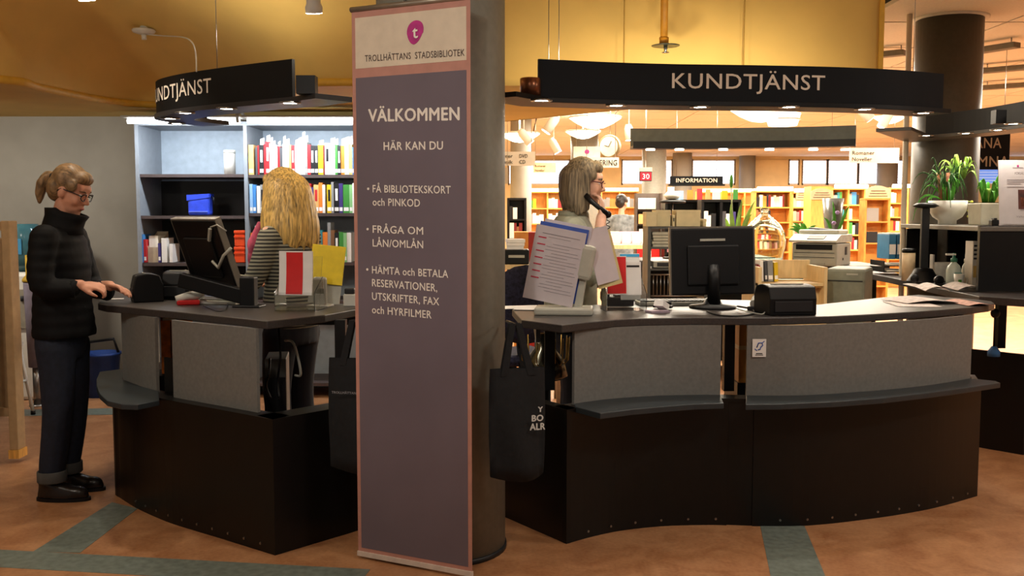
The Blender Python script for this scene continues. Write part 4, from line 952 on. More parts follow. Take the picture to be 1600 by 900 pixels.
# ================================================================ ON THE LEFT COUNTER
def at_top(px, py, z): return onz(px, py, z)
def receipt_printer(label, pos, rz, w=.15, d=.19, h=.145):
    t = thing('receipt_printer', label, 'printer', pos, rz, 'black receipt printers')
    n = 10; P = [(-d / 2, 0), (d / 2, 0), (d / 2, h * .6)] + [(d / 2 - d * .12 - (d * .88) * i / n, h * (.72 + .28 * math.sin(math.pi * (.25 + .55 * i / n)))) for i in range(n)] + [(-d / 2, h * .55)]
    k = len(P)
    MB().add([(-w / 2, y, z) for y, z in P] + [(w / 2, y, z) for y, z in P], [tuple(range(k)), tuple(range(2 * k - 1, k - 1, -1))] + [(i, k + i, k + (i + 1) % k, (i + 1) % k) for i in range(k)]).build('body', M_bplast, t, bevel=.006)
    MB().box(0, -d / 2 - .002, h * .3, w * .8, .006, h * .35).build('front_cover', M_dplast, t, bevel=.002)
    MB().box(0, -d * .1, h * 1.0, w * .7, .01, .006).build('paper_slot', M_gplast, t); MB().box(w * .3, -d * .32, h * .92, .02, .02, .006).build('button', M_gplast, t)
    return t
p = at_top(221, 473, zt); receipt_printer('black receipt printer nearest the woman on the left counter', (p.x, p.y + .08, zt), R(-62), .13, .15, .15)
p = at_top(256, 470, zt); t = receipt_printer('second black receipt printer with a lighter top on the left counter', (p.x + .05, p.y + .115, zt), R(-4), .15, .14, .155)
p = at_top(185, 466, zt); t = thing('paper_slip', 'white paper slip under the hand of the woman', 'paper', (p.x, p.y - .06, zt + .001), R(20)); MB().box(0, 0, .0008, .1, .06, .0016).build('sheet', M_paper, t)
# monitor
def monitor(label, pos, rz, tilt, w, h, zc, stand=True, roll=0, yaw=0):
    """screen faces +Y of its own frame, back faces -Y"""
    t = thing('monitor', label, 'monitor', pos, rz)
    M = Matrix.Translation((0, 0, zc)) @ Matrix.Rotation(yaw, 4, 'Z') @ Matrix.Rotation(roll, 4, 'Y') @ Matrix.Rotation(tilt, 4, 'X')
    c = MB().obox(M, w, .035, h); c.obox(M @ Matrix.Translation((0, -.022, -.02)), w * .62, .02, h * .6); c.build('back_case', M_bplast, t, bevel=.008)
    MB().obox(M @ Matrix.Translation((0, .019, 0)), w - .02, .004, h - .02).build('screen', mat('screen_glass', '#1a2230', .2, var=0), t)
    fr = MB().obox(M @ Matrix.Translation((0, .004, h / 2 + .003)), w + .01, .034, .008).obox(M @ Matrix.Translation((w / 2 + .002, .004, 0)), .008, .034, h).obox(M @ Matrix.Translation((-w / 2 - .002, .004, 0)), .008, .034, h)
    fr.build('bezel', mat('bezel_grey', '#6e675c', .4), t)
    if stand: MB().obox(M @ Matrix.Translation((0, -.02, h * .32)), w * .3, .008, .012).build('vent', M_gplast, t)
    if stand:
        MB().tube([(0, -.05, .02), (0, -.05, zc - h * .25), (0, -.03, zc - .02)], [.035, .03, .03], n=10).build('neck', M_bplast, t)
        MB().lathe([(.12, 0), (.12, .012), (.05, .022), (.035, .05), (0, .05)], c=(0, -.03, 0), n=28).build('foot', M_bplast, t)
    return t, M
p = at_top(345, 470, zt)
t, M = monitor('black monitor tilted back on the left counter, seen from behind', (atY(322, 400, 4.95).x, 4.95, zt), R(-6), R(20), .40, .36, .265, False, 0, R(-34))
# arm the monitor rests on
MB().obox(Matrix.Translation((.10, -.12, .085)) @ Matrix.Rotation(R(13), 4, 'Y') @ Matrix.Rotation(R(-6), 4, 'Z'), .40, .05, .075).build('support_beam', M_bplast, t, bevel=.006)
MB().box(.285, -.155, .075, .075, .06, .15).build('support_post', M_bplast, t, bevel=.006); MB().box(.285, -.155, .005, .14, .1, .01).build('foot', M_bplast, t, bevel=.004)
MB().obox(M @ Matrix.Translation((.14, -.03, .11)) @ Matrix.Rotation(R(35), 4, 'Y'), .014, .012, .08).build('clip', M_gplast, t)
MB().tube([M @ Vector(q) for q in ((.17, -.03, .15), (.22, -.02, .16), (.25, 0, .12))], .004, n=6).build('cable', M_gplast, t)
MB().tube([M @ Vector(q) for q in ((.1, -.04, -.03), (.15, -.05, -.06), (.2, -.03, 0.0), (.24, 0, .03))], .008, n=6).build('clip_arm', M_gplast, t)
# keyboard and odds and ends
def keyboard(label, pos, rz, m=M_wplast, w=.42, d=.14):
    t = thing('keyboard', label, 'keyboard', pos, rz)
    MB().box(0, 0, .010, w, d, .02).build('body', m, t, bevel=.005)
    kb = MB()
    for r in range(5):
        for k in range(18): kb.box(-w / 2 + .02 + k * (w - .04) / 17.5, -d / 2 + .02 + r * .025, .023, .018, .019, .008)
    stuff(kb.build('keys', M_dplast if m is M_gplast else M_gplast, t)); return t
p = at_top(352, 478, zt); keyboard('white keyboard under the tilted monitor on the left counter', (p.x - .08, p.y + .15, zt), R(-18), M_wplast, .30)
def cable(label, pts, r=.004, m=M_bplast, name='cable'):
    pts = spline([Vector(q) for q in pts], 5); o = MB().tube([q - pts[0] for q in pts], r, n=6).build(name, m, None, pts[0]); return tag(o, label, 'cable')
q = [at_top(x, y, zt + .004) for x, y in ((300, 470), (306, 462), (316, 458), (326, 461))]
cable('black cable looping under the tilted monitor', q)
q = [at_top(x, y, zt + .006) for x, y in ((318, 478), (338, 486), (352, 484), (356, 474))]
cable('thin black cord curled in front of the white keyboard', q, .0025)
p = at_top(288, 476, zt); t = thing('hand_scanner', 'white handheld scanner with a red base on the left counter', 'scanner', (p.x + .02, p.y, zt), R(25))
MB().box(0, 0, .012, .11, .05, .024).build('base', M_red, t, bevel=.006); MB().tube([(-.06, 0, .03), (0, 0, .045), (.05, 0, .05), (.075, 0, .06)], [.016, .02, .022, .018], n=10).build('body', M_wplast, t)
p = at_top(290, 463, zt); t = thing('note_box', 'small grey card box behind the hand scanner', 'box', (p.x, p.y + .12, zt)); MB().box(0, 0, .035, .085, .06, .07).build('body', M_gplast, t, bevel=.003); MB().box(0, 0, .072, .075, .05, .006).build('cards', M_paper, t)
p = at_top(278, 462, zt); t = thing('marker_pen', 'upright grey pen standing behind the second receipt printer', 'pen', (p.x, p.y + .14, zt)); MB().lathe([(.012, 0), (.012, .1), (.008, .11)], n=10).build('barrel', mat('pen_lilac', '#a9a0a8', .4), t); MB().lathe([(.013, .07), (.013, .13), (.004, .14)], n=10).build('cap', M_gplast, t)
# brochure holders
def brochure_holder(label, pos, rz, wide=.2, redside=False):
    t = thing('brochure_holder', label, 'brochure holder', pos, rz)
    ac = MB(); w = wide
    ac.box(0, -.05, .045, w, .003, .09); ac.box(0, .06, .003, w, .13, .004)
    ac.obox(Matrix.Translation((0, .04, .13)) @ Matrix.Rotation(R(-12), 4, 'X'), w, .003, .26)
    for s_ in (-1, 1): ac.add([(s_ * w / 2, -.05, 0), (s_ * w / 2, .1, 0), (s_ * w / 2, .07, .16), (s_ * w / 2, -.05, .09), (s_ * (w / 2 - .003), -.05, 0), (s_ * (w / 2 - .003), .1, 0), (s_ * (w / 2 - .003), .07, .16), (s_ * (w / 2 - .003), -.05, .09)], [(0, 1, 2, 3), (7, 6, 5, 4), (3, 2, 6, 7), (0, 3, 7, 4), (1, 5, 6, 2)])
    ac.build('holder', M_acryl, t)
    return t
def leaflet(label, pos, rz, tilt, w, h, bands, group=None, curl=0.0, thick=.006):
    t = thing('leaflet', label, 'leaflet', pos, rz, group); M = Matrix.Rotation(tilt, 4, 'X')
    n = 6; vs = []
    for i in range(n + 1):
        z = h * i / n; b = -curl * (i / n) ** 2
        vs += [M @ Vector((-w / 2, b, z)), M @ Vector((w / 2, b, z)), M @ Vector((w / 2, b + thick, z)), M @ Vector((-w / 2, b + thick, z))]
    fs = [(4 * i + j, 4 * i + (j + 1) % 4, 4 * i + 4 + (j + 1) % 4, 4 * i + 4 + j) for i in range(n) for j in range(4)] + [(3, 2, 1, 0), (4 * n, 4 * n + 1, 4 * n + 2, 4 * n + 3)]
    MB().add(vs, fs).build('sheets', M_paper, t)
    for (u0, u1, v0, v1, m) in bands:
        vs = []
        for i in range(n + 1):
            z = h * (v0 + (v1 - v0) * i / n); b = -curl * (z / h) ** 2 - .0012
            vs += [M @ Vector((w * (u0 - .5), b, z)), M @ Vector((w * (u1 - .5), b, z))]
        MB().add(vs, [(2 * i, 2 * i + 1, 2 * i + 3, 2 * i + 2) for i in range(n)]).build('print', m, t, solid=.0006)
    return t
M_lefl = mat('leaflet_white', '#b9aba4', .6, var=.03); MATS['paper_print'] = M_lefl
p = at_top(462, 487, zt); brochure_holder('clear acrylic brochure holder with red and white leaflets on the left counter', (p.x, p.y + .06, zt), R(-8), .2)
leaflet('curved white leaflet with a broad red stripe in the left holder', (p.x - .012, p.y + .045, zt + .075), R(-8), R(-10), .165, .21, [(.22, .72, .02, .97, M_red)], None, .02, .012)
mye = mat('folder_yellow', '#e2c414', .55, var=.05)
t = thing('yellow_folder', 'bright yellow folder standing behind the striped red leaflet', 'folder', (p.x + .06, p.y + .36, zt + .005), R(4)); MB().obox(Matrix.Rotation(R(-8), 4, 'X') @ Matrix.Rotation(R(6), 4, 'Y') @ Matrix.Translation((0, 0, .20)), .17, .012, .2).build('cover', mye, t, bevel=.003); MB().obox(Matrix.Rotation(R(-8), 4, 'X') @ Matrix.Rotation(R(6), 4, 'Y') @ Matrix.Translation((0, 0.014, .13)), .16, .01, .26).build('sheets', M_gplast, t)
t = thing('plastic_stand', 'pale plastic stand behind the left brochure holder', 'stand', (p.x + .07, p.y + .235, zt), R(-8)); MB().box(0, 0, .075, .07, .03, .15).build('upright', M_gplast, t, bevel=.012); MB().box(0, 0, .006, .11, .1, .012).build('foot', M_gplast, t, bevel=.004)
p = at_top(520, 484, zt); t = thing('stamp', 'black and white desk stamp right of the left brochure holder', 'stamp', (p.x + .05, p.y + .2, zt)); MB().box(0, 0, .03, .06, .05, .06).build('body', M_wplast, t, bevel=.004); MB().box(0, 0, .075, .05, .04, .03).build('grip', M_dplast, t, bevel=.006)
# under the left counter: orange folders behind the gap, cables, grey pedestal
p = atY(256, 540, 4.95); t = thing('folder', 'orange folder seen through the slit in the left counter front', 'folder', (-1.80, 5.12, .615), R(20))
MB().box(0, 0, .14, .16, .22, .28).build('cover', mat('folder_orange', '#e07a26', .6, var=.2, scale=25), t); MB().box(0, .0, .286, .14, .2, .012).build('papers', M_pages, t); MB().box(-.03, -.112, .14, .004, .004, .27).build('binding', M_bplast, t); MB().box(.03, -.112, .14, .004, .004, .27).build('binding', M_bplast, t); MB().box(0, -.0, -.31, .2, .24, .6).build('pedestal', M_bplast, t)
p = atY(418, 620, 4.75); t = thing('computer', 'grey computer case standing under the left counter among cables', 'computer', (-1.125, 4.63, 0), R(10))
MB().box(-.02, .05, .50, .10, .26, .52).build('case', mat('case_grey', '#4c4a44', .5), t, bevel=.004); MB().box(-.02, -.125, .58, .1, .006, .2).build('port_panel', M_bplast, t); MB().box(0, 0.05, .12, .16, .3, .24).build('plinth', M_bplast, t); MB().box(.01, -.12, .42, .08, .02, .06).build('power_brick', M_paper, t)
for k, pts in enumerate((((-1.09, 4.45, .93), (-1.07, 4.40, .8), (-1.09, 4.42, .68), (-1.08, 4.40, .60)), ((-1.13, 4.44, .78), (-1.12, 4.38, .72), (-1.14, 4.40, .66), (-1.12, 4.40, .60)), ((-1.10, 4.62, .84), (-1.03, 4.5, .84), (-1.0, 4.5, .70), (-1.04, 4.56, .68)))):
    cable(['black cable hanging straight under the left counter end', 'black cable bundled low under the left counter end', 'grey cable curving out under the left counter end'][k], pts, .006, M_bplast if k < 2 else M_gplast)

# ================================================================ ON THE RIGHT COUNTER
p = at_top(1118, 489, zt2); t, M = monitor('large black monitor seen from behind at the middle of the wavy counter', (atY(1112, 440, 4.95).x, 4.95, zt2), R(2), R(-4), .43, .345, .238, True, R(-1))
p = at_top(1045, 478, zt2); keyboard('black and grey keyboard behind the large monitor', (p.x + .05, p.y + .08, zt2), R(3), M_gplast, .42)
p = at_top(1237, 494, zt2); receipt_printer('black receipt printer on the wavy counter right of the monitor', (p.x, p.y + .12, zt2), R(8), .235, .2, .145)
p = at_top(1184, 484, zt2); t = thing('hand_scanner', 'white handheld scanner with red trigger beside the right monitor', 'scanner', (p.x, p.y + .02, zt2), R(60))
MB().tube([(-.05, 0, .03), (0, 0, .045), (.04, 0, .05), (.06, 0, .055)], [.022, .03, .032, .026], n=12).build('body', M_wplast, t); MB().box(.03, -.02, .02, .05, .03, .03).build('trigger', M_red, t, bevel=.006); MB().box(-.02, 0, .01, .1, .06, .02).build('base', M_dplast, t, bevel=.004)
q = [at_top(x, y, zt2 + .004) for x, y in ((1105, 486), (1120, 492), (1150, 494), (1178, 490), (1172, 482), (1152, 478))]
cable('black cable curling from the right monitor foot to the scanner', q, .004)
q = [at_top(x, y, zt2 + .012) for x, y in ((1150, 482), (1168, 487), (1190, 491), (1196, 486))]
cable('grey cable lying in front of the scanner on the wavy counter', q, .003, M_gplast)
p = at_top(975, 488, zt2); brochure_holder('clear acrylic brochure holder with red leaflet on the wavy counter', (p.x + .01, p.y + .06, zt2), R(5), .2)
leaflet('plain red leaflet at the front of the right holder', (p.x - .03, p.y + .045, zt2 + .085), R(5), R(-8), .10, .19, [(.03, .97, .02, .98, M_red)], None, .0, .01)
leaflet('white leaflet beside the red one in the right holder', (p.x + .052, p.y + .065, zt2 + .08), R(5), R(-8), .085, .165, [(.1, .9, .84, .9, M_ink)], None, .0, .01)
leaflet('leaflet with a light blue top edge behind the right holder leaflets', (p.x + .05, p.y + .135, zt2 + .05), R(5), R(-10), .10, .235, [(.0, 1, .93, .99, mat('print_cyan', '#3aa0d0', .5))], None, 0, .01)
p = at_top(1028, 489, zt2); t = thing('card_pile', 'lilac and white cards lying before the large monitor', 'cards', (p.x, p.y + .02, zt2 + .001), R(20)); MB().box(0, 0, .005, .10, .07, .01).build('card', mat('card_lilac', '#a08c98', .7), t); MB().box(.04, .03, .032, .07, .05, .03, rz=.6, ry=.4).build('folded_note', M_paper, t)
p = at_top(1038, 484, zt2); t = thing('stapler', 'small black stapler left of the right monitor', 'stapler', (p.x, p.y + .05, zt2), R(-30)); MB().box(0, 0, .012, .1, .03, .014).build('base', M_bplast, t, bevel=.004); MB().box(0, 0, .034, .09, .026, .018, ry=.12).build('arm', M_bplast, t, bevel=.006)
# flip display stand with pages
p = at_top(893, 494, zt2); t = thing('flip_display', 'grey stand with fanned information pages on the wavy counter', 'display stand', (p.x, p.y + .1, zt2), R(-6))
mst = mat('stand_grey', '#b5b2a4', .5, var=.03)
MB().box(-.03, 0, .018, .28, .17, .036).build('base', mst, t, bevel=.01)
MB().obox(Matrix.Translation((.025, .01, .15)) @ Matrix.Rotation(R(9), 4, 'Y'), .10, .05, .26).build('post', mst, t, bevel=.012)
MB().obox(Matrix.Translation((.075, -.02, .25)) @ Matrix.Rotation(R(11), 4, 'Y'), .075, .06, .17).build('clamp', mst, t, bevel=.02)
def page(k, yaw, hinge, w, h, mm, lines, roll=R(11)):
    M = Matrix.Translation(hinge) @ Matrix.Rotation(roll, 4, 'Y') @ Matrix.Rotation(yaw, 4, 'Z')
    pg = MB().obox(M @ Matrix.Translation((-w / 2, 0, 0)), w, .003, h).build('page', mm, t)
    if lines:
        mb = MB()
        for i in range(18):
            if i == 1: continue
            mb.obox(M @ Matrix.Translation((-w * .5 + .02 * ((i * 7) % 3), -.0022, h * (.36 - .042 * i))), w * (.45 + .1 * ((i * 5) % 3)), .001, .0016, 0)
        mb.obox(M @ Matrix.Translation((-w * .48, -.0022, h * .40)), w * .75, .001, .003)
        o = mb.build('print', mat('ink_grey', '#8a8084', .8, var=0), pg); stuff(o)
        mb = MB()
        for i in range(7): mb.obox(M @ Matrix.Translation((-w * .84, -.0022, h * (.34 - .09 * i))), w * .16, .001, .006)
        stuff(mb.build('red_print', M_redink, pg))
M_page = mat('page_sleeve', '#cdc2c6', .35, var=.02)
page(0, R(-5), (.045, -.045, .212), .245, .36, M_page, True)
page(1, R(-12), (.055, -.02, .228), .245, .36, mat('page_blue_sleeve', '#3a58b0', .4), False)
page(2, R(-20), (.07, .0, .240), .25, .36, M_page, False)
page(3, R(212), (.10, .0, .27), .125, .27, M_page, True, R(-14))
page(4, R(200), (.105, .03, .25), .125, .27, mat('page_yellowish', '#d6c48a', .5), False, R(-14))
# papers at both ends, symbol card on the panel, blue binders
for k, (px, py, rz, lb) in enumerate(((815, 484, 15, 'loose white paper behind the flip display at the counter end'), (838, 487, -8, 'white form tucked behind the flip display base'))):
    p = at_top(px, py, zt2); t = thing('paper_sheet', lb, 'paper', (p.x, p.y + .12, zt2 + .001 + .002 * k), R(rz)); MB().box(0, 0, .001, .21, .15, .002).build('sheet', M_paper, t)
for k, (px, py, rz, w_, lb) in enumerate(((1436, 469, 8, .30, 'open newspaper sheet at the rounded end of the wavy counter'), (1425, 473, -6, .22, 'white sheet lying under the newspaper on the wavy counter'), (1513, 472, 2, .14, 'pink tinted newspaper page at the tip of the wavy counter'))):
    p = at_top(px, py, zt2 + .01); t = thing('newspaper', lb, 'newspaper', (p.x, p.y, zt2 + (.007, .002, .003)[k]), R(rz), 'papers on the end of the wavy counter')
    n = 8; vs = []
    for i in range(n + 1):
        u = i / n; zz = (.014, .0, .012)[k] * math.sin(math.pi * u)
        vs += [(w_ * (u - .5), -.14, zz), (w_ * (u - .5), .14, zz)]
    MB().add(vs, [(2 * i, 2 * i + 2, 2 * i + 3, 2 * i + 1) for i in range(n)]).build('sheet', mat('newsprint', '#cfc3bd', .8, var=.12, scale=40) if k != 2 else mat('newsprint_pink', '#c59a8c', .8, var=.15, scale=30), t, solid=.0015)
q0 = atY(1185, 538, 4.6); pl = [p for p in U2 if px_of(p, .86)[0] > 1185][0]
t = thing('symbol_sticker', 'white sticker with blue hearing symbol on the grey counter panel', 'sticker', (pl.x, pl.y - .006, atY(1185, 552, 4.55).z), R(1))
MB().box(0, 0, .042, .064, .002, .084).build('card', M_paper, t)
mbs = mat('symbol_blue', '#3a58a8', .6, var=0)
MB().tube([(-.012, -.002, .045), (-.004, -.002, .066), (.012, -.002, .066), (.016, -.002, .055), (.006, -.002, .045), (.004, -.002, .036), (-.006, -.002, .034)], .0028, n=5).box(-.016, -.002, .034, .014, .001, .004, ry=.7).box(.018, -.002, .07, .014, .001, .004, ry=-.7).build('symbol', mbs, t)
MB().box(0, -.0015, .016, .03, .001, .004).box(0, -.0015, .009, .036, .001, .003).build('print', M_ink, t)
# behind the slit and at the open end of the right counter
p = atY(1156, 580, 4.9); t = thing('pine_box', 'orange wooden box seen through the slit in the wavy counter', 'box', (p.x + .05, 4.95, .60)); MB().box(0, 0, .16, .16, .3, .32).build('body', mat('pine_orange', '#c98a3c'), t, bevel=.004); MB().box(0, -.001, .18, .163, .303, .02).build('band', M_pinel, t); MB().box(0, 0, -.3, .17, .3, .6).build('plinth', M_bplast, t)
p = atY(852, 600, 4.9); t = thing('wire_basket', 'shiny wire basket glimpsed under the left end of the wavy counter', 'basket', (p.x, 4.93, 0))
MB().lathe([(.09, .60), (.12, .62), (.10, .70), (.055, .76), (.055, .84), (.0, .84)], n=20).build('shade', mat('mirror_dark', '#6a6a60', .18, .9), t)
mb = MB()
for k in range(16):
    a = 2 * math.pi * k / 16; mb.tube([(.02 * math.cos(a), .02 * math.sin(a), .60), (.12 * math.cos(a), .12 * math.sin(a), .70), (.125 * math.cos(a), .125 * math.sin(a), .82)], .003, n=5)
stuff(mb.build('wires', mat('brass', '#c9a95a', .3, .9), t)); MB().lathe([(.09, 0), (.09, .02), (.03, .04), (.03, .6), (0, .6)], n=16).build('stand', M_bplast, t)
# tote bags
def tote(label, pos, rz, w, h, top, strapw, lines=(), hookz=None):
    t = thing('tote_bag', label, 'bag', pos, rz, None); mtb = mat('tote_black', '#0e1013', .85, var=.15, bump=.15, scale=40)
    n, k = 10, 8; vs = []
    for side in (-1, 1):
        for i in range(n + 1):
            for j in range(k + 1):
                u = j / k - .5; v = i / n; b = .035 * math.sin(math.pi * (j / k)) * (1 - .75 * v) + .012 * math.sin(7 * u + 4 * v) * (1 - v)
                cx = w * u * (1 + .06 * math.sin(3 * v)) ; vs.append((cx, side * (b + .004), h * v - (.02 * (1 - 4 * u * u) if i == 0 else 0)))
    N_ = (n + 1) * (k + 1); fs = []
    for i in range(n):
        for j in range(k):
            q = i * (k + 1) + j; fs.append((q, q + 1, q + k + 2, q + k + 1)); fs.append((N_ + q, N_ + q + k + 1, N_ + q + k + 2, N_ + q + 1))
    for i in range(n): 
        for j in (0, k):
            q = i * (k + 1) + j; fs.append((q, q + k + 1, N_ + q + k + 1, N_ + q) if j == 0 else (q + k + 1, q, N_ + q, N_ + q + k + 1))
    for j in range(k): fs.append((j + 1, j, N_ + j, N_ + j + 1))
    MB().add(vs, fs, 0, True).build('cloth', mtb, t)
    for y in (-.012, .012): MB().add([(-w * .32, y - .002, h - .03), (-w * .32 + strapw, y - .002, h - .03), (-.02 + strapw * .3, y - .002, top), (-.02 - strapw * .5, y - .002, top), (-w * .32, y + .002, h - .03), (-w * .32 + strapw, y + .002, h - .03), (-.02 + strapw * .3, y + .002, top), (-.02 - strapw * .5, y + .002, top)], [(0, 1, 2, 3), (7, 6, 5, 4), (0, 3, 7, 4), (1, 5, 6, 2), (2, 6, 7, 3)]).add([(w * .32, y - .002, h - .03), (w * .32 - strapw, y - .002, h - .03), (.0 - strapw * .3, y - .002, top), (.0 + strapw * .5, y - .002, top), (w * .32, y + .002, h - .03), (w * .32 - strapw, y + .002, h - .03), (.0 - strapw * .3, y + .002, top), (.0 + strapw * .5, y + .002, top)], [(3, 2, 1, 0), (4, 5, 6, 7), (0, 4, 7, 3), (1, 2, 6, 5), (2, 3, 7, 6)]).build('handle', mtb, t)
    MB().cyl((-.01, .0, top - .004), (-.01, .12, top - .004), .006, n=8).build('hook', M_metal, t)
    for txt, x, z, tw, cap in lines: simple_lettering(txt, (x, -.043, z), tw, cap, mat('tote_print', '#c9c9c4', .7, var=0) if cap > .02 else mat('tote_print_dim', '#77777a', .7, var=0), t, weight=.025)
    return t
yb = 3.86; zt0 = atY(805, 742, yb).z; zh_ = atY(805, 575, yb).z; zhk = atY(805, 505, yb).z
tote('black tote bag with white print hanging right of the banner column', (atY(808, 700, yb).x, yb, zt0), R(16), .225, zh_ - zt0, zhk - zt0, .03, (('Y', .085, zh_ - zt0 - .165, .022, .022), ('BO', .073, zh_ - zt0 - .2, .05, .026), ('ALR', .073, zh_ - zt0 - .235, .066, .028)))
yb = 4.02; zt0 = atY(530, 730, yb).z; zh_ = atY(530, 560, yb).z; zhk = atY(530, 500, yb).z
tote('black tote bag half hidden behind the left edge of the banner', (atY(562, 700, yb).x, yb, zt0), R(-12), .26, zh_ - zt0, zhk - zt0, .03, (('TROLLHÄTTAN', -.05, zh_ - zt0 - .14, .11, .010),))
# ================================================================ BACK DESK, PRINTER, CARBOY, TROLLEYS
wx = 2.6; zdk = zd
# multifunction printer, turned so that its front looks to the left
a = onz(1281, 412, zdk); a = Vector((atY(1283, 412, 8.55).x, 8.55, zdk))
t = thing('office_printer', 'pale grey multifunction printer standing on the dark work bench', 'printer', a, R(-38))
mpr = mat('printer_grey', '#b4b3a6', .5, var=.03)
w, d = .40, .36
MB().box(0, 0, .10, w, d, .20).build('body', mpr, t, bevel=.012)
MB().add([(-w / 2 - .012, -d / 2 - .05, .205), (w / 2 + .012, -d / 2 - .05, .205), (w / 2 + .012, d / 2, .205), (-w / 2 - .012, d / 2, .205), (-w / 2 - .012, -d / 2 - .05, .225), (w / 2 + .012, -d / 2 - .05, .225), (w / 2 + .012, -d / 2 + .07, .275), (-w / 2 - .012, -d / 2 + .07, .275), (w / 2 + .012, d / 2, .275), (-w / 2 - .012, d / 2, .275)],
         [(3, 2, 1, 0), (0, 1, 5, 4), (4, 5, 6, 7), (7, 6, 8, 9), (1, 2, 8, 6, 5), (0, 4, 7, 9, 3), (2, 3, 9, 8)]).build('scanner_deck', mat('printer_light', '#c8c7bb', .5), t, bevel=.004)
MB().box(.0, .04, .295, w * .9, d * .7, .04).build('feeder', mpr, t, bevel=.012); MB().box(.02, .02, .318, w * .6, d * .45, .012, ry=.08).build('feeder_tray', M_dplast, t, bevel=.004)
MB().obox(Matrix.Translation((.02, -d / 2 + .005, .252)) @ Matrix.Rotation(math.atan2(.05, .12), 4, 'X'), .15, .08, .004).build('control_panel', M_dplast, t)
MB().box(.0, -d / 2 - .002, .165, w * .8, .02, .045).build('output_slot', M_bplast, t); MB().box(0, -d / 2 - .002, .115, w * .9, .006, .004).build('seam', M_dplast, t); MB().box(0, -d / 2 - .002, .075, w * .9, .006, .004).build('seam', M_dplast, t)
MB().box(0, -d / 2 - .004, .02, w * .5, .012, .02).build('tray_handle', M_gplast, t)
MB().box(w / 2 + .001, .05, .13, .004, .05, .07).build('label', M_dplast, t); MB().box(w / 2 + .001, -.02, .06, .004, .02, .02).build('knob', M_dplast, t)
# carboy
a = Vector((atY(1193, 408, 8.6).x, 8.6, zdk)); hb = atY(1193, 325, 8.6).z - zdk
t = thing('carboy', 'big clear glass carboy on the work bench right of the monitor', 'bottle', a)
k = hb / .48
pr = [(0, 0), (.13, 0), (.15, .015), (.158, .06), (.178, .16), (.18, .21), (.17, .27), (.14, .33), (.09, .38), (.05, .415), (.034, .43), (.032, .455), (.04, .46), (.04, .48), (.03, .48), (.027, .43), (.045, .405), (.086, .37), (.137, .325), (.167, .267), (.177, .21), (.175, .16), (.155, .06), (.146, .020), (.12, .012), (0, .012)]
MB().lathe([(r * k, z * k) for r, z in pr], n=36).build('glass', M_glass, t)
MB().lathe([(.0, .012), (.115, .014), (.115, .03), (0, .03)], n=24).build('sediment', mat('cork_floor', '#5a4436', .8), t)
# leaves plant left of the carboy
def blades(t, specs, name, m, w=.03):
    for (b0, tip, bend) in specs:
        b0 = Vector(b0); tip = Vector(tip); mid_ = (b0 + tip) / 2 + Vector(bend); n = 7; vs = []
        side = (tip - b0).cross(Vector((0, -1, .2))).normalized()
        for i in range(n + 1):
            u = i / n; p = b0 * (1 - u) ** 2 + mid_ * 2 * u * (1 - u) + tip * u * u; ww = w * (.35 + .65 * math.sin(math.pi * min(1, u * .75 + .2))) * (1 - u ** 4)
            vs += [p - side * ww / 2, p + Vector((0, .006, 0)), p + side * ww / 2]
        fs = []
        for i in range(n): fs += [(3 * i, 3 * i + 1, 3 * i + 4, 3 * i + 3), (3 * i + 1, 3 * i + 2, 3 * i + 5, 3 * i + 4)]
        MB().add(vs, fs, 0, True).build(name, m, t, solid=.0025)
def pot(t, prof, m=None): MB().lathe(prof, n=28).build('pot', m or M_wplast, t)
a = Vector((atY(1152, 358, 8.5).x, 8.5, zdk)); t = thing('potted_plant', 'strap-leaved plant with a tall bud rising behind the large monitor', 'plant', a)
pot(t, [(0, 0), (.07, 0), (.09, .15), (.095, .16), (.085, .16), (.08, .13), (0, .13)], mat('pot_terracotta', '#8a5438', .8)); 
z0 = .14
blades(t, [((-.01, 0, z0), (-.06, 0, .54), (-.03, -.02, .1)), ((.0, .01, z0), (.05, .02, .60), (-.02, 0, .05)), ((.03, 0, z0), (.13, 0, .46), (-.03, 0, .08)), ((-.03, 0, z0), (-.10, .03, .42), (-.02, 0, .1)), ((.02, 0, z0), (.16, .02, .58), (-.03, 0, .05)), ((-.0, 0, z0), (.01, -.03, .44), (.0, 0, .02))], 'leaf', M_leaf2, .045)
MB().tube([(-.02, 0, z0), (-.05, 0, .5), (-.06, 0, .70)], .006, n=6).build('flower_stem', mat('stem_pale', '#a9b584', .6), t); MB().ell((-.06, 0, .74), (.016, .016, .06), n=12).build('bud', M_leaf, t)
# orchid in a glass behind the printer
a = Vector((atY(1302, 365, 9.0).x, 9.02, zdk)); t = thing('potted_plant', 'small orchid in wrapping foil behind the pale grey printer', 'plant', a)
zz = atY(1302, 310, 9.0).z - zdk
MB().lathe([(.04, 0), (.05, .2), (.08, zz * .6), (.1, zz), (.09, zz), (.07, zz * .6), (.04, .2), (0, .2)], n=9).build('wrapping', mat('wrap_grey', '#6a6864', .25, .3, var=.15), t)
blades(t, [((0, -.05, zz * .5), (-.04, -.1, zz * .95), (0, -.04, .02)), ((.02, -.05, zz * .4), (.12, -.1, zz * .9), (0, -.04, .08)), ((-.02, -.05, zz * .4), (-.12, -.1, zz * .7), (0, -.04, .08))], 'leaf', M_leaf, .03)
for q in ((-.03, -.12, zz * .62), (.03, -.12, zz * .5), (0, -.12, zz * .78)): MB().ell(q, (.022, .01, .018), n=8).build('flower', mat('orchid_lilac', '#a58ab8', .6), t)
a = Vector((atY(1258, 368, 9.0).x, 9.0, zdk)); t = thing('potted_plant', 'low dark green plant behind the left side of the printer', 'plant', a)
pot(t, [(0, 0), (.05, 0), (.065, .24), (0, .24)]); random.seed(3)
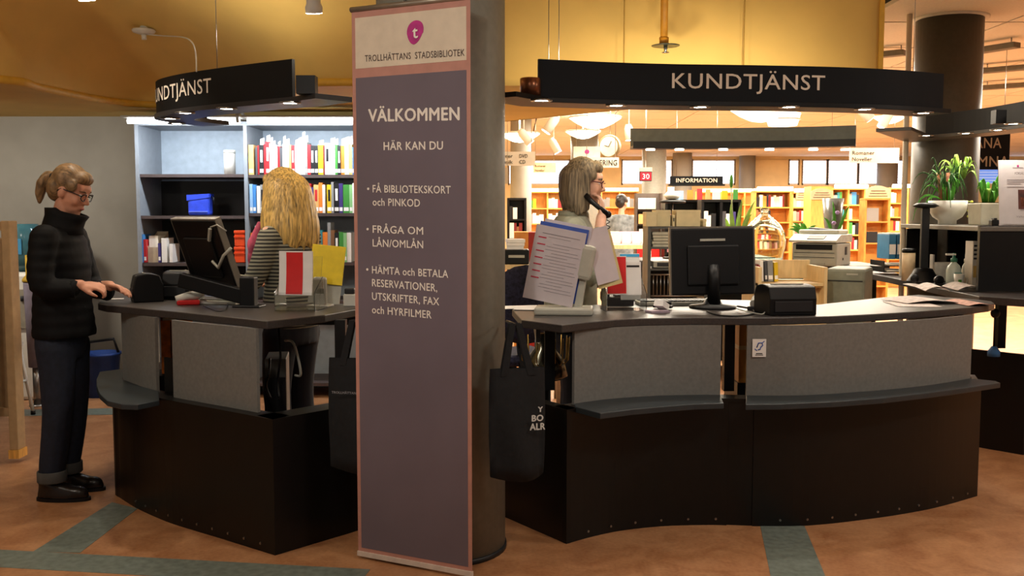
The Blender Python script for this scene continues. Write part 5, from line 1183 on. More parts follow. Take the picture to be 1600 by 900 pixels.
blades(t, [((0, 0, .22), (random.uniform(-.16, .16), random.uniform(-.06, .06), .28 + random.random() * .1), (0, 0, .08)) for _ in range(11)], 'leaf', M_leaf, .035)
# wooden book trolley with books
Yt = 7.0; xa, xb = atY(1178, 440, Yt).x, atY(1284, 440, Yt).x; t = thing('book_trolley', 'light birch book trolley behind the right receipt printer', 'trolley', ((xa + xb) / 2, Yt, 0)); w = xb - xa
zt_ = atY(1250, 416, Yt).z; zs_ = atY(1250, 441, Yt).z
MB().box(w / 2 - .012, .12, zt_ / 2 + .06, .024, .5, zt_ - .12).build('end_panel', M_pinel, t, bevel=.004); MB().box(-w / 2 + .012, .12, zt_ / 2 + .06, .024, .5, zt_ - .12).build('end_panel', M_pinel, t, bevel=.004)
MB().box(0, .12, zs_ - .01, w, .46, .02).build('shelf', M_pinel, t); MB().box(0, .30, zs_ + .08, w, .02, .14).build('back_panel', M_pinel, t); MB().box(0, .0, zs_ - .22, w, .02, .36).build('front_panel', M_pinel, t); MB().box(0, .12, .3, w, .46, .02).build('shelf', M_pinel, t)
for sx in (-1, 1):
    for y in (-.05, .3): MB().lathe([(.01, -.015), (.06, -.015), (.06, .015), (.01, .015)], n=14, M=Matrix.Translation((sx * (w / 2 - .03), y, .06)) @ Matrix.Rotation(R(90), 4, 'Y')).build('caster', M_dplast, t)
for k, (px, wp, hp, c, tl) in enumerate(((1184, 2.5, 27, 'dark red', 0), (1187, 2.4, 25, 'red', 0), (1190, 5, 33, 'white', .05), (1197, 4, 32, 'dark grey', .05), (1202, 8, 33, 'grey', .05), (1212, 6, 30, 'yellow', .05))):
    near_book(atY(px + wp / 2, 440, Yt).x, Yt + .03, zs_ + .004, wp / FPX * Yt, hp / FPX * Yt, .17, c, '%s book standing on the birch trolley, %s from left' % (c, ORD[k]), 'books on the birch trolley', -tl)
# equipment trolley with beige boxes
Yq = 7.6; xa, xb = atY(1012, 400, Yq).x, atY(1106, 400, Yq).x; zt_ = atY(1050, 354, Yq).z
t = thing('equipment_trolley', 'dark shelved trolley carrying beige card boxes behind the monitor', 'trolley', ((xa + xb) / 2, Yq, 0)); w = xb - xa; mdk = mat('trolley_grey', '#4a4c4a', .5)
for sx in (-1, 1): MB().box(sx * (w / 2 - .012), .15, zt_ / 2 + .04, .024, .3, zt_ - .08).build('side_frame', mdk, t)
for z in (zt_ - .01, zt_ - .17, zt_ - .34, .5, .2): MB().box(0, .15, z, w - .04, .3, .016).build('shelf', mdk, t)
mb = MB()
for i in range(16): mb.cyl((-w / 2 + .02 + i * (w - .04) / 15, .01, zt_ - .55), (-w / 2 + .02 + i * (w - .04) / 15, .01, zt_ - .38), .004, n=5)
stuff(mb.build('wire_basket', M_metal, t))
for z in (zt_ - .38, zt_ - .55): MB().cyl((-w / 2 + .02, .01, z), (w / 2 - .02, .01, z), .007, n=6).build('rail', M_metal, t)
for sx in (-1, 1):
    for y in (.02, .28): MB().lathe([(.01, -.015), (.04, -.015), (.04, .015), (.01, .015)], n=12, M=Matrix.Translation((sx * (w / 2 - .02), y, .04)) @ Matrix.Rotation(R(90), 4, 'Y')).build('caster', M_dplast, t)
mbe = mat('beige_card', '#d2c69f', .7, var=.03)
for k, (px0, px1, py0, y_, lb) in enumerate(((1009, 1028, 331, .0, 'small beige card box at the left end of the dark trolley top'), (1024, 1049, 328, .05, 'beige card box second from left on the dark trolley top'), (1050, 1056, 336, .03, 'narrow cream card box between the two wide beige boxes'), (1056, 1096, 328, .02, 'widest beige card box on the dark trolley top'), (1098, 1105, 342, .01, 'low cream box at the right end of the dark trolley top'))):
    a, b = atY(px0, 354, Yq + y_), atY(px1, py0, Yq + y_); tt = thing('card_box', lb, 'box', ((a.x + b.x) / 2, Yq + y_ + .11, zt_), 0, 'beige boxes on the dark trolley'); ww, h = b.x - a.x - .010, b.z - zt_
    MB().box(0, 0, h / 2, ww, .2, h).build('body', mbe, tt, bevel=.003); MB().box(0, 0, h - .012, ww + .004, .204, .022).build('lid', mbe, tt, bevel=.002)
    if k == 2: MB().box(0, -.102, h * .6, ww * .4, .003, h * .3).build('slot', M_bplast, tt)
for k in range(5):
    tt = thing('paper_stack', 'stack of forms on the upper trolley shelf, sheet %s from the top' % ORD[k], 'paper', (t.location.x - .09, Yq + .13, zt_ - .162 + .024 * (4 - k)), R(2 * (k % 3 - 1)), 'forms on the dark trolley'); MB().box(0, 0, .011, .21, .22, .02).build('sheets', mat('form_paper', '#b9b8a8', .8), tt)
tt = thing('ring_binder_tray', 'pale document tray on the second trolley shelf', 'tray', (t.location.x - .04, Yq + .13, zt_ - .332)); MB().box(0, 0, .03, .3, .22, .05).build('body', M_gplast, tt, bevel=.005); MB().box(0, -.112, .03, .24, .004, .03).build('front_slot', M_dplast, tt)
# information desk seen behind: dark desk with low things
ti = thing('information_desk', 'dark information desk behind the equipment trolley', 'desk', (atY(1090, 400, 9.6).x, 9.6, 0))
MB().box(0, .2, .98, 1.5, .7, .04).build('worktop', M_top, ti); MB().box(0, .5, .48, 1.4, .03, .94).build('panel', M_black, ti)
for s_ in (-.7, .7): MB().box(s_, .2, .48, .04, .6, .94).build('side_panel', M_black, ti)
a = Vector((atY(1124, 366, 9.5).x, 9.6, 1.0)); t, M = monitor('small dark monitor on the information desk behind the beige boxes', a, R(150), R(-5), .34, .22, .2)
t = thing('desk_lamp', 'small desk lamp with flat dark shade on the information desk', 'lamp', (atY(1053, 300, 9.7).x, 9.8, 1.0)); zl = atY(1053, 317, 9.7).z - 1.0
MB().cyl((0, 0, 0), (0, 0, zl), .01, n=8).build('stem', M_metal, t); MB().lathe([(.09, 0), (.09, .015), (0, .02)], n=18).build('foot', M_bplast, t); MB().lathe([(.135, zl), (.135, zl + .02), (.03, zl + .04), (0, zl + .04)], n=22).build('shade', M_bplast, t); MB().lathe([(.06, zl + .04), (.09, zl + .08), (.04, zl + .12), (0, zl + .12)], n=18).build('cap', M_wplast, t)
# stacked books right of black shelf
for k in range(4):
    o = bpy.data.objects.new('book', far_mesh('white' if k % 2 == 0 else 'cream')); COL.objects.link(o); o.rotation_euler = (0, R(90), .1 * k); o.scale = (.03, .2, .15); a = atY(1156, 338, 9.8); o.location = (a.x, 9.75, 1.0 + .016 + .032 * k)
    tag(o, 'pale book lying in a stack on the information desk, %s from the bottom' % ORD[k], 'book', 'stack of books on the information desk')
# dark binders, printer tray behind the flip display
t = thing('office_chair', 'blue grey mesh-backed office chair behind the flip display', 'chair', (atY(822, 470, 5.75).x, 5.75, 0), R(20)); mch = mat('mesh_blue', '#2a2c44', .9, var=.3, scale=60)
zc_ = atY(830, 450, 5.75).z
MB().ell((0, 0, zc_ - .1), (.25, .05, .24), n=18).build('backrest', mch, t); MB().box(0, .25, .56, .46, .44, .07).build('seat', mch, t, bevel=.03); MB().cyl((0, .25, .1), (0, .25, .54), .03, n=12).build('post', M_bplast, t); MB().box(0, .08, .68, .06, .03, .4, rx=-.3).build('spine', M_bplast, t)
for q in range(5):
    a = 2 * math.pi * q / 5; MB().tube([(0, .25, .11), (.26 * math.cos(a), .25 + .26 * math.sin(a), .07)], [.025, .018], n=8).build('leg', M_bplast, t); MB().lathe([(.008, -.015), (.03, -.015), (.03, .015), (.008, .015)], n=12, M=Matrix.Translation((.26 * math.cos(a), .25 + .26 * math.sin(a), .03)) @ Matrix.Rotation(a + R(90), 4, 'Z') @ Matrix.Rotation(R(90), 4, 'Y')).build('caster', M_dplast, t)
# side table left with black case, papers, red crate
ts = thing('side_table', 'pale topped side table behind the chair, left of the clerk', 'table', (atY(800, 410, 7.2).x + .05, 7.3, 0)); zst = atY(805, 414, 7.1).z
MB().box(0, 0, zst - .015, .7, .5, .03).build('tabletop', M_pinel, ts)
for sx in (-.3, .3):
    for y in (-.2, .2): MB().cyl((sx, y, 0), (sx, y, zst - .03), .02, n=8).build('leg', M_metal, ts)
a = atY(807, 413, 7.25); t = thing('black_case', 'black office machine on the side table left of the clerk', 'case', (a.x, 7.3, zst)); MB().box(0, 0, .055, .19, .25, .11).build('body', M_bplast, t, bevel=.01); MB().tube([(-.1, -.13, .02), (-.13, -.14, .06), (-.1, -.13, .1)], .006, n=6).build('handle', M_metal, t); MB().box(0, -.127, .06, .12, .004, .02).build('slot', M_gplast, t)
for k in range(3):
    t2 = thing('paper_stack', 'white paper stack on the black machine, layer %s from bottom' % ORD[k], 'paper', (a.x - .01, 7.3, zst + .111 + .026 * k), R(3 * k), 'paper stacks on the black machine'); MB().box(0, 0, .012, .13, .2, .024).build('sheets', M_paper, t2)
a = atY(822, 380, 9.5); t = thing('red_sided_box', 'orange wooden box with a red side left of the clerk', 'box', (a.x, 9.5, 0)); zz = atY(822, 362, 9.5).z; MB().box(-.05, 0, zz / 2, .14, .35, zz).build('front_panel', mat('pine_orange', '#c98a3c'), t, bevel=.004); MB().box(.1, 0, zz / 2, .16, .35, zz - .005).build('red_panel', mat('dark_red_panel', '#8c1a16', .5), t, bevel=.004)
# flower mound between clerk and visitor
t = thing('display_table', 'dark display table with piled pale books below the visitor', 'table', (atY(968, 380, 10.5).x, 10.5, 0)); zz = atY(968, 382, 10.5).z
MB().box(0, 0, zz - .02, .7, .5, .04).build('tabletop', M_pinel, t)
for sx in (-.3, .3):
    for y in (-.2, .2): MB().cyl((sx, y, 0), (sx, y, zz - .04), .02, n=8).build('leg', M_metal, t)
random.seed(11)
for k in range(14):
    o = bpy.data.objects.new('book', far_mesh(random.choice(['white', 'cream', 'white', 'cream', 'pink']))); COL.objects.link(o)
    o.rotation_euler = (R(-25), 0, random.uniform(-.06, .06)); o.scale = (.095, .02, .14); o.location = (t.location.x - .27 + .108 * (k % 6), 10.36 + .11 * (k // 6), zz + .075)
    tag(o, 'pale book propped on the display table, %s along its row %s' % (ORD[k % 6], ['front', 'middle', 'rear'][k // 6]), 'book', 'books on the display table')

# ================================================================ THIRD DESK THINGS
# grey laser printer under the desk worktop
a = atY(1327, 470, 7.0); t = thing('laser_printer', 'pale green grey laser printer tucked under the long dark desk', 'printer', (2.50, 7.15, 0), R(-28)); mlp = mat('laser_grey', '#7f8272', .5)
zz = atY(1320, 422, 6.9).z
MB().box(0, .12, zz / 2 + .24, .28, .42, zz - .48).build('body', mlp, t, bevel=.02); MB().box(0, -.092, zz - .09, .25, .006, .008).build('seam', M_dplast, t); MB().box(0.05, -.092, zz - .04, .08, .006, .012).build('badge', M_gplast, t); MB().box(0, -.094, .5, .25, .01, .012).build('tray_seam', M_dplast, t); MB().box(0, .12, .24, .36, .44, .48).build('stand', M_bplast, t)
# blue binders, letter trays at the dark box
a = atY(1398, 425, 7.9); t = thing('document_tray', 'black stacked letter trays by the blue folders on the long desk', 'tray', (3.12, 7.85, zt3 + .002))
for k in range(2):
    MB().box(0, 0, .02 + .05 * k, .26, .3, .006).build('tray', M_bplast, t)
    for s_ in (-1, 1): MB().box(s_ * .13, 0, .04 + .05 * k, .005, .3, .04).build('side', M_bplast, t)
    MB().box(.0, -.02, .03 + .05 * k, .22, .26, .012, ry=.02).build('papers', M_pages, t)
for k, (dx, c) in enumerate(((0, '#2c6f98'), (.07, '#2a6690'), (.14, '#245a82'))):
    tt = thing('ring_binder', ['blue ring binder, leftmost in the dark box', 'blue ring binder in the middle of three in the dark box', 'blue ring binder, rightmost in the dark box'][k], 'binder', (3.06 + dx * .9, 7.85, zt3 + .125), 0, 'blue binders in the dark box')
    MB().box(0, 0, .10, .056, .26, .20).build('cover', mat('binder_blue%d' % k, c, .5), tt, bevel=.004); MB().box(0, -.131, .08, .05, .003, .08).build('label', M_paper, tt)
    MB().box(0, .004, .206, .05, .24, .006).build('papers', M_pages, tt)
# column lamp: black dish lamp
a = onz(1442, 421, zt3); yl = 6.8; a = Vector((atY(1443, 421, yl).x, yl, zt3 + .002)); t = thing('desk_lamp', 'tall black desk lamp with flat disc head on the long desk', 'lamp', a); zh2 = atY(1443, 322, yl).z - zt3
MB().lathe([(.0, 0), (.115, .0), (.11, .015), (.075, .07), (.06, .1), (.035, .105), (0, .105)], n=28).build('foot', M_bplast, t); MB().box(0, 0, (zh2 + .1) / 2, .055, .03, zh2 - .1).build('stem', M_dplast, t, bevel=.004); MB().lathe([(.0, zh2 - .02), (.06, zh2 - .015), (.09, zh2), (.06, zh2 + .018), (0, zh2 + .024)], n=24).build('head', M_bplast, t)
def onshelf(px, Y, z=None): return Vector((atY(px, 400, Y).x, Y, (zt3 if z is None else z) + .002))
a = onshelf(1420, 7.0); t = thing('storage_tube', 'cream cylinder with a dark cap standing on the long desk', 'cylinder', a); hh = atY(1420, 395, 7.0).z - zt3
MB().lathe([(.046, 0), (.046, hh)], n=24).build('body', mat('cream_roll', '#d9bf98', .6), t); MB().lathe([(.048, hh), (.048, hh + .025), (.03, hh + .03), (0, hh + .03)], n=24).build('cap', M_bplast, t)
def bottle(label, px, Y, wpx, hpx, body, cap, pump=False):
    a = onshelf(px, Y); r = wpx / 2 / FPX * Y; h = hpx / FPX * Y; t = thing('bottle', label, 'bottle', a)
    MB().lathe([(r * .9, 0), (r, .01), (r, h * .5), (r * .8, h * .62), (r * .35, h * .72), (r * .3, h * .76), (0, h * .76)], n=20).build('body', body, t)
    MB().lathe([(r * .45, h * .74), (r * .45, h * .84), (r * .2, h * .86), (r * .2, h), (0, h)], n=14).build('cap', cap, t)
    if pump: MB().box(-r * .5, 0, h * .96, r * 1.4, r * .4, h * .06).build('nozzle', M_wplast, t, bevel=.003)
    MB().box(r * .2, -r * .99, h * .28, r * 1.0, .004, h * .3).build('label', mat('bottle_teal_label', '#6f9a94', .5), t); return t
bottle('white pump bottle of sanitizer with green collar on the long desk', 1491, 6.45, 22, 52, mat('sanitizer', '#b8c4bc', .3, var=.02), mat('cap_green', '#2c6b52', .5), True)
bottle('slim white spray bottle right of the pump bottle', 1509, 6.5, 11, 50, M_wplast, M_wplast)
a = onshelf(1521, 6.35); t = thing('wipes_box', 'upright white box with red edge against the dark cabinet', 'box', a, R(2)); hh = atY(1524, 377, 6.35).z - zt3
MB().box(0, 0, hh / 2, .062, .1, hh).build('body', M_white, t, bevel=.003); MB().box(.033, 0, hh / 2, .006, .1, hh).build('red_side', M_red, t); MB().box(0, -.051, hh * .35, .05, .003, hh * .25).build('yellow_print', mat('print_yellow', '#d8b868', .6), t)
for k in range(4): MB().box(-.01, -.052, hh * (.9 - .09 * k), .03, .002, .012).build('print', M_dplast, t)
a = onshelf(1476, 6.9); t = thing('paper_packet', 'crumpled white paper packet behind the black lamp foot', 'paper', a); mb = MB().box(0, 0, .07, .17, .07, .14); mb.build('sheets', mat('soft_white', '#c9c4ba', .8, var=.08, bump=.4), t, bevel=.02); MB().box(-.08, .02, .1, .012, .05, .19).build('side_flap', M_white, t)
a = onshelf(1473, 6.40); t = thing('tape_dispenser', 'small dark tape dispenser in front of the pump bottle', 'dispenser', a); MB().box(0, 0, .012, .12, .05, .024).build('base', M_dplast, t, bevel=.005); MB().lathe([(.012, -.014), (.03, -.014), (.03, .014), (.012, .014)], n=16, M=Matrix.Translation((-.02, 0, .045)) @ Matrix.Rotation(R(90), 4, 'X')).build('roll', M_bplast, t); MB().lathe([(.0, -.014), (.024, -.012), (.03, 0), (.024, .012), (0, .014)], n=12, M=Matrix.Translation((-.14, .1, .05)) @ Matrix.Rotation(R(90), 4, 'X')).build('knob', M_bplast, t)
a = onshelf(1500, 6.33); t = thing('white_cup', 'white cup with green mark by the cabinet edge', 'cup', a); MB().lathe([(.025, 0), (.034, .09), (.03, .09), (.022, .01), (0, .01)], n=20).build('body', M_wplast, t); MB().tube([(.03, 0, .07), (.055, 0, .06), (.05, 0, .03), (.028, 0, .025)], .005, n=6).build('handle', M_wplast, t); MB().box(-.01, -.033, .045, .02, .004, .02).build('mark', M_leaf, t)
a = onz(1462, 433, zt3); t = thing('book', 'thick cream book lying flat in front of the black lamp', 'book', (a.x, 6.52, zt3 + .001), R(4)); MB().box(0, 0, .022, .22, .15, .04).build('pages', mat('page_cream', '#d6b98c', .8), t); MB().box(0, 0, .0025, .226, .16, .004).box(0, 0, .0435, .226, .16, .004).build('cover', mat('cover_cream', CN['cream']), t)
for k, (px, Y, w_, lb, z_) in enumerate(((1458, 6.16, .15, 'folded newspaper hanging over the long desk edge', .0), (1507, 6.12, .18, 'white newspaper spread by the cabinet on the long desk', .008), (1436, 6.42, .10, 'small white leaflet left of the cream book', .0))):
    a = onshelf(px, Y); t = thing('newspaper', lb, 'newspaper', (a.x, Y, zt3 + .001 + z_), R(-5 + 8 * k), 'papers on the long dark desk'); n = 6; vs = []
    for i in range(n + 1):
        u = i / n; zz = .028 * math.sin(math.pi * u) if k < 2 else .004 * math.sin(math.pi * u); vs += [(w_ * (u - .5), -.10, zz), (w_ * (u - .5), .10, zz + .012)]
    MB().add(vs, [(2 * i, 2 * i + 2, 2 * i + 3, 2 * i + 1) for i in range(n)]).build('sheet', mat('newsprint', '#cfc3bd'), t, solid=.002)
# potted plants on the high shelf
def spray(t, n, z0, rad, hmin, hmax, m, w, seed, droop=.1, cx=0):
    rs = random.Random(seed); S_ = []
    for i in range(n):
        a = rs.uniform(0, 2 * math.pi); r = rad * rs.uniform(.35, 1); h = rs.uniform(hmin, hmax)
        S_.append(((cx + .03 * math.cos(a), .03 * math.sin(a), z0), (cx + r * math.cos(a), r * math.sin(a) * .7, z0 + h - droop * r / rad), (0.15 * r * math.cos(a), .1 * r * math.sin(a), .12 + .5 * droop)))
    blades(t, S_, 'leaf', m, w)
yp = 6.95; a = Vector((atY(1480, 345, yp).x, yp, zh + .002)); t = thing('potted_plant', 'spiky palm-like plant in a white bowl pot on the high shelf', 'plant', a); ph = atY(1480, 314, yp).z - zh
pot(t, [(0, 0), (.062, 0), (.062, .03), (.1, .055), (.125, .1), (.132, ph), (.12, ph), (.11, .1), (0, .09)]); MB().lathe([(.118, ph - .02), (0, ph - .012)], n=20).build('soil', M_soil, t)
for x in (-.05, .0): MB().tube([(x, 0, ph - .02), (x * 1.2, 0, ph + .1), (x * 1.4, .01, ph + .2)], .014, n=7).build('trunk', mat('trunk_brown', '#7a4a2c', .8, var=.2), t)
M_leafd = mat('leaf_dark_green', '#2f5a22', .5, var=.25, scale=12)
spray(t, 34, ph + .10, .24, -.02, .26, M_leafd, .011, 4, .14, -.03); spray(t, 20, ph + .16, .2, .02, .2, M_leaf2, .012, 6, .10, .09); spray(t, 16, ph, .2, .02, .25, M_leaf, .012, 9, .12); spray(t, 10, ph + .05, .16, .0, .15, M_leafd, .012, 12, .1, .02)
blades(t, [((-.05, 0, ph), (-.26, -.03, .03), (-.06, 0, .2)), ((-.05, -.02, ph), (-.2, -.06, .1), (-.03, 0, .12))], 'leaf', M_leaf, .014)
MB().tube([(.09, -.05, ph), (.12, -.1, ph - .01), (.13, -.11, .06), (.16, -.11, .02), (.2, -.1, .015)], .003, n=5).build('trailing_stem', M_leaf2, t)
for i in range(10):
    u = i / 9; MB().ell((.11 + .07 * max(0, u - .6) * 2 + .01 * (-1) ** i, -.11, ph - .01 - (ph - .03) * min(1, u * 1.3)), (.012, .005, .01), n=8).build('leaf', mat('ivy_yellow', '#b9bf4a', .5), t)
yp = 6.6; a = Vector((atY(1543, 349, yp).x, yp, zh + .002)); t = thing('potted_plant', 'leafy plant in a square white pot beside the poster', 'plant', a); ph = atY(1543, 318, yp).z - zh; w_ = 45 / FPX * yp
mb = MB().add([(-w_ * .46, -.09, 0), (w_ * .46, -.09, 0), (w_ * .46, .09, 0), (-w_ * .46, .09, 0), (-w_ * .5, -.1, ph), (w_ * .5, -.1, ph), (w_ * .5, .1, ph), (-w_ * .5, .1, ph)], [(3, 2, 1, 0), (4, 5, 6, 7), (0, 1, 5, 4), (1, 2, 6, 5), (2, 3, 7, 6), (3, 0, 4, 7)]); mb.build('pot', mat('pot_greyish', '#b9b8a6', .5, var=.06), t, bevel=.008)
MB().box(0, 0, ph, w_ * .9, .17, .01).build('soil', M_soil, t); spray(t, 22, ph, .13, .06, .22, M_leaf, .026, 5, .05); spray(t, 6, ph, .12, .03, .18, M_leaf2, .022, 8, .05)
# poster stand at the right edge
yp = 6.15; a, b = atY(1563, 356, yp), atY(1563, 250, yp); w_ = .42; t = thing('poster_stand', 'white poster in a clear stand at the right edge of the picture', 'poster', (a.x + w_ / 2, yp, zh + .003), R(4)); h = b.z - zh
M = Matrix.Rotation(R(-6), 4, 'X'); MB().obox(M @ Matrix.Translation((-.015, 0, h / 2)), w_ + .0, .004, h).build('sheet', mat('poster_white', '#cfc9c9', .5, var=.02), t); MB().box(0, .06, .006, w_, .16, .01).build('foot', M_acryl, t)
def pz_(u, v, w__, h__, m, nm, th=.001): return MB().obox(M @ Matrix.Translation((-w_ / 2 + u, -.003, v)), w__, th, h__).build(nm, m, t)
pz_(.115, h * .91, .012, .013, mat('emblem_magenta', '#b0237a'), 'emblem'); pz_(.115, h * .885, .07, .003, mat('ink_grey', '#8a8084'), 'print')
simple_lettering('FÖRSÄLJNING', (-w_ / 2 + .12, -.012, h * .79), .11, .016, mat('ink_grey', '#8a8084'), t, weight=.004)
for i, (v, l) in enumerate(((.70, .17), (.67, .17), (.64, .09), (.59, .15))): pz_(.04 + l / 2, h * v, l, .003, mat('ink_grey', '#8a8084'), 'print')
pp_ = pz_(.155, h * .40, .085, .125, mat('photo_brown', '#5a2a20', .5, var=.35, scale=14), 'picture'); pz_(.15, h * .36, .04, .06, mat('photo_orange', '#c06a3a', .5, var=.3, scale=30), 'picture')
pz_(.16, h * .24, .07, .003, mat('ink_grey', '#8a8084'), 'print'); simple_lettering('Välkommen', (-w_ / 2 + .15, -.006, h * .14), .12, .012, mat('ink_grey', '#8a8084'), t)
a = Vector((atY(1553, 352, 6.2).x, 6.2, zh + .001)); t = thing('black_block', 'small black block beside the square white pot', 'block', a); MB().box(0, 0, .02, .05, .05, .04).build('body', M_bplast, t, bevel=.006); MB().box(0, 0, .045, .02, .04, .012).build('grip', M_dplast, t, bevel=.003)
# bits under the far right end: blue brush, stool
p = atY(1553, 545, 5.9); t = thing('dish_brush', 'blue-ended cleaning brush hanging below the right counter end', 'brush', (atY(1553, 545, 5.72).x, 5.72, p.z - .02)); MB().cyl((0, 0, .05), (0, 0, .26), .007, n=8).build('handle', M_bplast, t); MB().lathe([(.035, 0), (.035, .03), (.015, .06), (0, .06)], n=14).build('head', mat('brush_blue', '#2a5a8c', .6), t); MB().ell((.0, 0, .26), (.03, .02, .03), n=10).build('loop', M_bplast, t)
# ================================================================ PEOPLE
def cap_chain(mb, pts, rs, n=14, ball=True):
    mb.tube(pts, rs, n=n)
    if ball:
        for p, r in ((pts[0], rs[0]), (pts[-1], rs[-1])): mb.ell(p, (r, r, r), n=12)
def chain(mb, pts, rs, k=5, n=14):
    P = [Vector(p) for p in pts]; sp_ = spline(P, k); R_ = []
    for i in range(len(P) - 1):
        for j in range(k): R_.append(rs[i] + (rs[i + 1] - rs[i]) * j / k)
    R_.append(rs[-1]); cap_chain(mb, sp_, R_, n)
def head_matrix(c, pitch, yaw, roll=0): return Matrix.Translation(c) @ Matrix.Rotation(yaw, 4, 'Z') @ Matrix.Rotation(pitch, 4, 'Y') @ Matrix.Rotation(roll, 4, 'X')
def add_head(mb, M):
    E = lambda c, r: mb.ell(c, r, n=18, M=M)
    E((-.012, 0, .035), (.096, .076, .092)); E((.03, 0, -.02), (.066, .066, .085)); E((.035, 0, -.075), (.055, .052, .042)); E((.07, 0, -.098), (.022, .026, .018))
    E((.075, 0, .035), (.02, .048, .03)); E((.082, 0, .012), (.014, .034, .010))
    mb.tube([M @ Vector(p) for p in ((.084, 0, .018), (.098, 0, -.008), (.108, 0, -.027))], [.009, .011, .013], n=10); E((.107, 0, -.027), (.014, .013, .011))
    for s in (-1, 1):
        E((.098, s * .011, -.031), (.009, .008, .008)); E((.062, s * .042, -.028), (.026, .022, .028)); E((-.004, s * .073, -.012), (.02, .010, .033))
    E((.086, 0, -.058), (.013, .024, .007)); E((.084, 0, -.069), (.012, .021, .007)); E((.078, 0, -.063), (.018, .03, .018))
def add_hand(mb, w, d, up, side, curl=.5, s=1.0):
    """w wrist, d finger direction, up back of the hand, side +1 if the thumb lies on d x up"""
    d = Vector(d).normalized(); up = Vector(up); up = (up - d * up.dot(d)).normalized(); c = d.cross(up) * side; w = Vector(w)
    M = Matrix((( d.x, c.x, up.x, 0), (d.y, c.y, up.y, 0), (d.z, c.z, up.z, 0), (0, 0, 0, 1))); M = Matrix.Translation(w) @ M
    mb.ell((.045 * s, 0, 0), (.055 * s, .040 * s, .015 * s), n=14, M=M)
    for k, (y, L) in enumerate(((.029, .068), (.010, .078), (-.010, .072), (-.028, .056))):
        b = Vector((.085, y, 0)); a1, a2, a3 = curl * .5, curl * 1.2, curl * 1.8
        p1 = b + Vector((math.cos(a1), .06 * y / .03, -math.sin(a1))) * L * .45; p2 = p1 + Vector((math.cos(a2), 0, -math.sin(a2))) * L * .32; p3 = p2 + Vector((math.cos(a3), 0, -math.sin(a3))) * L * .25
        mb.tube([M @ (q * s) for q in (Vector((.05, y * .8, 0)), b, p1, p2, p3)], [.010 * s, .0095 * s, .009 * s, .008 * s, .0065 * s], n=8)
    mb.tube([M @ (q * s) for q in (Vector((.015, .022, -.004)), Vector((.045, .046, -.012)), Vector((.072, .055, -.02)), Vector((.09, .052, -.03)))], [.013 * s, .0115 * s, .0095 * s, .007 * s], n=8)
def face_parts(t, M, iris='#3a4a58', brow=None, lips='#a8606050'):
    for s in (-1, 1):
        e = MB().ell((.0735, s * .031, .004), (.0125, .0135, .0105), n=14, M=M).build('eye', mat('eye_white', '#d8d0c8', .3, var=0), t)
        MB().ell((.0835, s * .031, .004), (.004, .006, .006), n=10, M=M).build('iris', mat('iris', iris, .2, var=0), e)
        MB().tube([M @ Vector(q) for q in ((.090, s * .014, .024), (.089, s * .032, .030), (.072, s * .052, .025))], [.0035, .0045, .002], n=6).build('eyebrow', brow or mat('brow', '#6a4a30', .8), t)
    MB().ell((.0945, 0, -.0635), (.005, .021, .0085), n=12, M=M).build('lips', mat('lips', '#a5584e', .5, var=0), t)
def glasses(t, M, m):
    for s in (-1, 1):
        mb = MB(); pts = [M @ Vector((.104 - .010 * abs(math.cos(a)) , s * (.033 + .024 * math.cos(a)), .002 + .019 * math.sin(a))) for a in [2 * math.pi * i / 14 for i in range(15)]]
        mb.tube(pts, .0028, n=6); mb.tube([M @ Vector(q) for q in ((.094, s * .057, .008), (.05, s * .074, .010), (-.01, s * .078, .006), (-.025, s * .078, -.012))], .0028, n=6)
        mb.build('glasses_frame', m, t)
    MB().tube([M @ Vector(q) for q in ((.103, -.010, .008), (.112, 0, .010), (.103, .010, .008))], .0025, n=6).build('glasses_bridge', m, t)
def hair_strands(mb, M, n, f, r=.006, seed=1):
    rs = random.Random(seed)
    for i in range(n): mb.tube([M @ Vector(p) for p in f(i, rs)], [r * 1.1, r * 1.2, r * 1.1, r, r * .4], n=5)
def body_mesh(voxel, skin, build): 
    mb = MB(); build(mb); me = remeshed(mb, voxel, 3); me.materials.append(skin); return me
def person(label, loc, rz, me, group=None):
    o = link('person', me, None, loc, rz); return tag(o, label, 'person', group)
def cloth(name, mb, m, p, voxel=.009, smooth=3, disp=None):
    me = remeshed(mb, voxel, smooth, disp); me.materials.append(m); o = link(name, me, p); return o
def legs(mb, hip, knee, ankle, r=(.085, .06, .042), s=(-1, 1), dx=(0, 0)):
    for k, q in enumerate(s):
        e = dx[k]; chain(mb, [(hip[0], q * hip[1], hip[2]), (knee[0] + e * .5, q * knee[1], knee[2]), (ankle[0] + e, q * ankle[1], ankle[2])], r)
def shoe(name, p, x, y, m, msole, L=.27, tall=.10):
    mb = MB(); mb.loft([(x + .05, y, .015, .135, .046), (x + .05, y, .035, .135, .047), (x + .04, y, .06, .12, .044), (x + .0, y, .085, .075, .042), (x - .03, y, tall, .052, .042)], n=20)
    mb.ell((x + .12, y, .042), (.06, .043, .034), n=12)
    o = cloth(name, mb, m, p, .008, 2); MB().prism([(x + .052 + .142 * math.cos(a), y + .05 * math.sin(a)) for a in [2 * math.pi * i / 24 for i in range(24)]], 0, .018).build('sole', msole, o)
    return o
